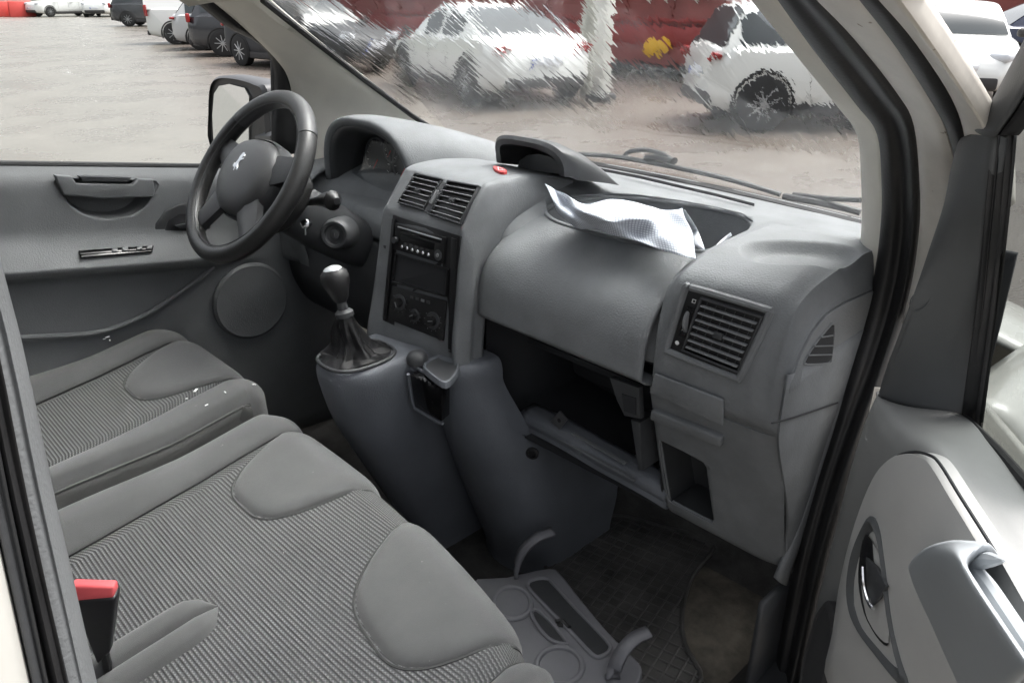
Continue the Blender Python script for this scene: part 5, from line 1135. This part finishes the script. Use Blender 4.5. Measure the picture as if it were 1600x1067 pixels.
def car(name, label, kind, paint, loc, head, cat='car', panel=False):
    L, W_, zb, zr, lo, (a0, a1, c1, c0) = PROF[kind]
    t = thing(name, label, cat, loc, 'cars parked around the yard', True, math.atan2(head[1], head[0]))
    X = lambda q: (q-.5)*L
    topz = cr([V((q, 0, z)) for q, z in lo], 5)
    b = B(); G = []
    for p in topz:
        q, z = p.x, p.z; e = min(q, 1-q); wq = W_*(1-.30*max(0, 1-e/.10)**2.2); x = X(q); lift = .10*max(0, 1-e/.12)
        half = [(0, .20+lift), (wq*.86, .20+lift), (wq*.97, .28+lift), (wq, .46), (wq*.995, max(.5, z*.72)), (wq*.965, z-.05), (wq*.88, z-.008), (wq*.5, z+.012), (0, z+.02)]
        ring = [V((x, -y, zz)) for y, zz in half]+[V((x, y, zz)) for y, zz in half[-2:0:-1]]
        G.append(ring)
    b.grid(G, cu=True); b.face(G[0]); b.face(G[-1][::-1]); b.ob('body', paint, t, ang=50)
    # greenhouse
    st = cr([V((c0, 0, zb-.03)), V((c1*.55+c0*.45, 0, lerp(zb, zr, .62))), V((c1, 0, zr-.02)), V(((c1+a1)*.5, 0, zr)), V((a1, 0, zr-.03)), V((a1*.45+a0*.55, 0, lerp(zb, zr, .52))), V((a0, 0, zb-.04))], 5)
    def ghp(q, z, f):  # f: 0 belt side .. 1 roof centre
        h = (z-zb)/(zr-zb); wb = W_*.90; wt = W_*lerp(.90, .66, max(0, h))
        if f <= .6: k = f/.6; return lerp(wb, wt, k*1.0), lerp(zb-.04, max(z-.05*max(0, h), zb-.04), k)
        k = (f-.6)/.4; return wt*(1-k**1.6), z-.05*max(0, h)*(1-k)**2
    fs = [0, .2, .4, .6, .68, .76, .84, .92, 1]
    def gp(i, f, s_): y, z = ghp(st[i].x, st[i].z, f); return V((X(st[i].x), s_*y, z))
    n_ = len(st)
    b = B()
    for s_ in (-1, 1): b.grid([[gp(i, f, s_) for f in fs] for i in range(n_)])
    b.ob('cabin', paint, t, ang=50)
    def glassp(nm, i0, i1, f0, f1, sides, shr=0):
        for s_ in sides:
            b = B(); rr = []
            for i in range(i0, i1+1):
                rw = []
                for k in range(7):
                    f = lerp(f0, f1, k/6); p = gp(i, f, s_); rw.append(p+V((0, s_*.012*(f < .62), .010*(f >= .55)))+V((.012 if nm == 'windscreen' else -.012 if nm == 'rear_window' else 0, 0, 0)))
                rr.append(rw)
            b.grid(rr); b.ob(nm, 'car_glass', t, ang=50)
    if not panel:
        glassp('side_window', 6, 13, .12, .54, (-1, 1)); glassp('side_window', 15, 23, .12, .54, (-1, 1))
    else: glassp('side_window', 18, 24, .12, .54, (-1, 1))
    b = B(); rr = [[gp(i, f, 1)+V((.014, 0, .008)) for f in span(.66, 1, 6)]+[gp(i, f, -1)+V((.014, 0, .008)) for f in span(1, .66, 6)[1:]] for i in range(21, 30)]; b.grid(rr); b.ob('windscreen', 'car_glass', t, ang=50)
    b = B(); rr = [[gp(i, f, 1)+V((-.014, 0, .008)) for f in span(.66, 1, 6)]+[gp(i, f, -1)+V((-.014, 0, .008)) for f in span(1, .66, 6)[1:]] for i in range(1, 9)]; b.grid(rr); b.ob('rear_window', 'car_glass', t, ang=50)
    wr = .335 if kind != 'fastback' else .34
    for q in (.19, .81):
        for s_ in (-1, 1):
            x = X(q)
            b = B(); b.tube([V((x+(wr+.045)*math.cos(R(a)), s_*(W_-.012), wr+(wr+.045)*math.sin(R(a)))) for a in range(-20, 201, 10)], .035, 6, sq=.7); b.ob('wheel_arch', 'tyre', t)
            b = B(); b.lathe([(wr*.62, -.10), (wr, -.09), (wr, .09), (wr*.9, .105), (wr*.66, .105)], V((x, s_*(W_-.085), wr)), (0, s_, 0), 28); wh = b.ob('wheel', 'tyre', t)
            b = B(); b.lathe([(wr*.67, .07), (wr*.67, .098), (wr*.60, .10), (wr*.58, .075), (.01, .07)], V((x, s_*(W_-.085), wr)), (0, s_, 0), 28); rm = b.ob('wheel_rim', 'rim_dark', wh)
            for k in range(9):
                g = k*2*math.pi/9+.3; o_ = V((x, s_*(W_-.085+.09), wr)); d = V((math.cos(g), 0, math.sin(g)))
                b = B(); b.tube([o_, o_+d*wr*.62], [.030, .022], 6, sq=.7); b.ob('spoke', 'rim', wh)
    for s_ in (-1, 1):
        z0 = lo[1][1]-.04
        if kind in ('suv', 'van'):
            b = B(); b.box((X(.012), s_*W_*.86, z0+.02), (.10, .14, .34 if kind == 'van' else .22), bev=.03); b.ob('tail_lamp', 'tail_red', t)
        else:
            b = B(); b.box((X(.02), s_*W_*.72, z0), (.15, .28, .07), Matrix.Rotation(s_*.35, 3, 'Z'), .03); b.ob('tail_lamp', 'tail_red', t)
        b = B(); b.box((X(.955), s_*W_*.70, lo[-2][1]+.0), (.28, .30, .13), Matrix.Rotation(-s_*.5, 3, 'Z'), .05, 3); b.ob('headlamp', 'headlamp', t)
        b = B(); b.box((X(a0*.8+a1*.2), s_*(W_+.08), zb+.06), (.14, .20, .13), bev=.05, seg=3); b.ob('door_mirror', 'trailer_under' if paint != 'car_white' else 'trailer_under', t)
        b = B(); b.tube([V((X(.45), s_*(W_+.004), zb-.12)), V((X(.50), s_*(W_+.012), zb-.12))], .018, 6); b.ob('door_handle', paint, t)
        for q in (.36, .52, .68):
            b = B(); b.tube([V((X(q), s_*(W_*.985), zb-.06)), V((X(q), s_*(W_+.0015), .62)), V((X(q), s_*(W_*.99), .34))], .004, 4); b.ob('door_gap', 'trailer_under', t)
    for s_ in (-1, 1):
        b = B(); b.hexa([V((X(.27), s_*(W_-.10), .17)), V((X(.73), s_*(W_-.10), .17)), V((X(.73), s_*(W_+.006), .20)), V((X(.27), s_*(W_+.006), .20)), V((X(.27), s_*(W_-.10), .34)), V((X(.73), s_*(W_-.10), .34)), V((X(.73), s_*(W_+.006), .33)), V((X(.27), s_*(W_+.006), .33))], .01); b.ob('sill_trim', 'trailer_under', t)
    b = B(); b.box((X(.0)+.02, 0, .36), (.10, W_*1.45, .16), bev=.04); b.ob('rear_valance', 'trailer_under', t)
    b = B(); b.box((X(1.0)-.03, 0, .36), (.10, W_*1.4, .18), bev=.04); b.ob('front_grille', 'trailer_under', t)
    for xx in (X(0)-.012, X(1)+.005):
        b = B(); b.box((xx, 0, .56 if xx > 0 else .66), (.02, .52, .11), bev=.003); pl_ = b.ob('number_plate', 'plate', t)
        b = B(); b.box((xx+(-.011 if xx < 0 else .011), .235*(1 if xx < 0 else -1), .56 if xx > 0 else .66), (.002, .045, .10)); b.ob('plate_band', 'plate_blue', pl_)
    return t
def G0(px, py): return P(px, py, z=0)
def place(rw, head, kind):
    """centre of a car whose wheel nearest the camera at the tail stands at rw"""
    L, W_ = PROF[kind][0], PROF[kind][1]; h = V((head[0], head[1], 0)).normalized(); n = V((-h.y, h.x, 0))
    c1_ = rw + h*(.31*L) + n*(W_-.1); c2_ = rw + h*(.31*L) - n*(W_-.1)
    return c1_ if (c1_-CAM).length > (c2_-CAM).length else c2_
h = (.30, .95); car('parked_car', 'white fastback car seen through the rainy windscreen, rear towards us', 'fastback', 'car_white', place(G0(738, 163), h, 'fastback'), h)
h = (.12, -.99); car('parked_car', 'dark grey sedan parked left of the white fastback, along the red trailer', 'sedan', 'car_grey', place(G0(384, 103), h, 'sedan'), h)
h = (.75, -.66); car('parked_car', 'white car behind the right pillar of the windscreen, red tail lamp showing', 'city', 'car_white', place(G0(1182, 205), h, 'city'), h)
h = (-.93, -.36); car('parked_car', 'white car beyond the open door with its headlamp towards us', 'sedan', 'car_white', V((15.2, 3.9, 0)), h)
h = (.55, -.83); car('parked_car', 'dark blue car behind the white one beyond the open door', 'sedan', 'car_blue', V((19.6, 3.0, 0)), h)
h = (.85, -.52); car('parked_van', 'white panel van in the row left of the driver-side pillar', 'van', 'car_white', place(G0(276, 70), h, 'van'), h, 'van', True)
h = (.85, -.52); car('parked_car', 'black car with a red tail lamp between the white van and the pillar', 'suv', 'car_dark', place(G0(352, 89), h, 'suv'), h)
h = (.85, -.52); car('parked_car', 'silver car tail just right of the white panel van', 'hatch', 'car_silver', place(G0(316, 79), h, 'hatch'), h)
h = (.80, -.60); car('parked_car', 'dark off-roader left of the white panel van', 'suv', 'car_dark', place(G0(203, 42), h, 'suv'), h)
h = (-.55, -.83); car('parked_car', 'white off-roader facing us in the far row', 'suv', 'car_white', G0(165, 26), h)
h = (-.95, -.2); car('parked_car', 'farthest white car side-on in the far row', 'suv', 'car_white', G0(102, 26), h)
# red lorry trailer behind the cars
A_, Bq = G0(1230, 140), G0(395, 62); dr = (Bq-A_).normalized(); nr = V((dr.y, -dr.x, 0)); nr = nr if nr.dot(CAM-A_) > 0 else -nr; LN = (Bq-A_).length
trl = thing('lorry_trailer', 'long dull red lorry trailer behind the parked cars', 'trailer', A_)
def tb(u0, u1, n0, n1, z0, z1, nm, m, bev=0):
    b = B(); b.hexa([A_+dr*u+nr*n_+V((0, 0, z)) for u, n_, z in ((u0, n0, z0), (u1, n0, z0), (u1, n1, z0), (u0, n1, z0), (u0, n0, z1), (u1, n0, z1), (u1, n1, z1), (u0, n1, z1))], bev); return b.ob(nm, m, trl)
tb(0, LN, -2.4, 0, 1.0, 3.9, 'box_wall', 'trailer_red'); tb(0, LN, -.02, .06, .62, .98, 'side_rail', 'trailer_rail', .02); tb(0, LN, -2.3, -.05, .12, .99, 'underframe', 'trailer_under'); tb(0, LN, -.01, .05, 1.05, 1.11, 'lower_moulding', 'trailer_rail', .01)
tb(0, LN, -.12, .03, .25, .62, 'side_skirt', 'trailer_red', .02)
for k in range(int(LN/1.15)): tb(.3+k*1.15, .36+k*1.15, 0, .035, 1.12, 3.85, 'wall_rib', 'trailer_red', .008)
for px in (1017, 1036):
    c = P(px, 74, pl=(A_+nr*.08, nr)); b = B(); b.lathe([(.16, 0), (.17, .02), (.12, .04), (.01, .045)], c, nr, 16); tag(b.ob('yellow_marker', 'yellow'), 'round yellow marker on the red trailer side, %s of the pair' % ('left' if px < 1025 else 'right'), 'marker', 'yellow trailer markers')
pb_ = G0(938, 158); po = thing('white_post', 'tall white post standing right of the white fastback', 'post', pb_)
b = B(); b.box(pb_+V((0, 0, 1.8)), (.22, .22, 3.6), bev=.02); b.ob('post_shaft', 'post_white', po)
b = B(); b.box(pb_+V((0, 0, .06)), (.36, .36, .12), bev=.02); b.ob('post_foot', 'trailer_under', po)
pb2 = G0(915, 152); b = B(); b.tube([pb2, pb2+V((0, 0, 3.6))], .11, 12); tag(b.ob('grey_post', 'fence_board'), 'grey round post just left of the white post', 'post')
for i in range(4):
    p = P(970+i*42, -14, pl=(A_+nr*.06, nr))
    b = B(); b.box(p, (.05, .42, .30), Matrix.Rotation(math.atan2(nr.y, nr.x), 3, 'Z'), .02); b.ob('wall_panel', 'post_white', trl)
# fence, barriers and bank at the far left
fa, fb_ = G0(-160, 22), G0(230, 20); dfe = (fb_-fa).normalized(); LF = (fb_-fa).length
fe = thing('board_fence', 'pale board fence along the far edge of the yard', 'fence', fa)
for k in range(4):
    b = B(); b.hexa([fa+dfe*u+V((0, n_, z)) for u, n_, z in ((0, 0, .3+k*.5), (LF, 0, .3+k*.5), (LF, .05, .3+k*.5), (0, .05, .3+k*.5), (0, 0, .55+k*.5), (LF, 0, .55+k*.5), (LF, .05, .55+k*.5), (0, .05, .55+k*.5))]); b.ob('board', 'fence_board', fe)
for k in range(int(LF/3)+1):
    b = B(); p = fa+dfe*k*3; b.box(p+V((0, .08, 1.05)), (.12, .12, 2.1)); b.ob('fence_post', 'fence_board', fe)
for i, (px, py) in enumerate(((8, 27), (36, 27))):
    p = G0(px, py); b = B(); b.hexa([p+V(q) for q in ((-.8, -.25, 0), (.8, -.25, 0), (.8, .25, 0), (-.8, .25, 0), (-.7, -.1, 1.0), (.7, -.1, 1.0), (.7, .1, 1.0), (-.7, .1, 1.0))], .05); tag(b.ob('road_barrier', 'barrier_red'), 'red plastic road barrier by the far fence, %s one' % ('left' if i == 0 else 'right'), 'barrier', 'red barriers by the fence')
b = B(); b.grid(surf([[fa+dfe*u+V((0, 3+dy, z)) for u in (-40, LF*.5, LF+40)] for dy, z in ((0, 0), (4, 1.6), (10, 3.2), (30, 4))], 6, 3)); tag(b.ob('grass_bank', 'grass'), None, None, kind='structure')
# red shop front strip far right
q0, q1 = P(1380, 8, z=.0), P(1700, 40, z=0)
b = B(); b.box(V((30, 3, 2.2)), (1, 14, 4.4), Matrix.Rotation(-.35, 3, 'Z'), .05); tag(b.ob('red_shed', 'trailer_red'), 'dull red shed behind the dark blue car', 'shed')
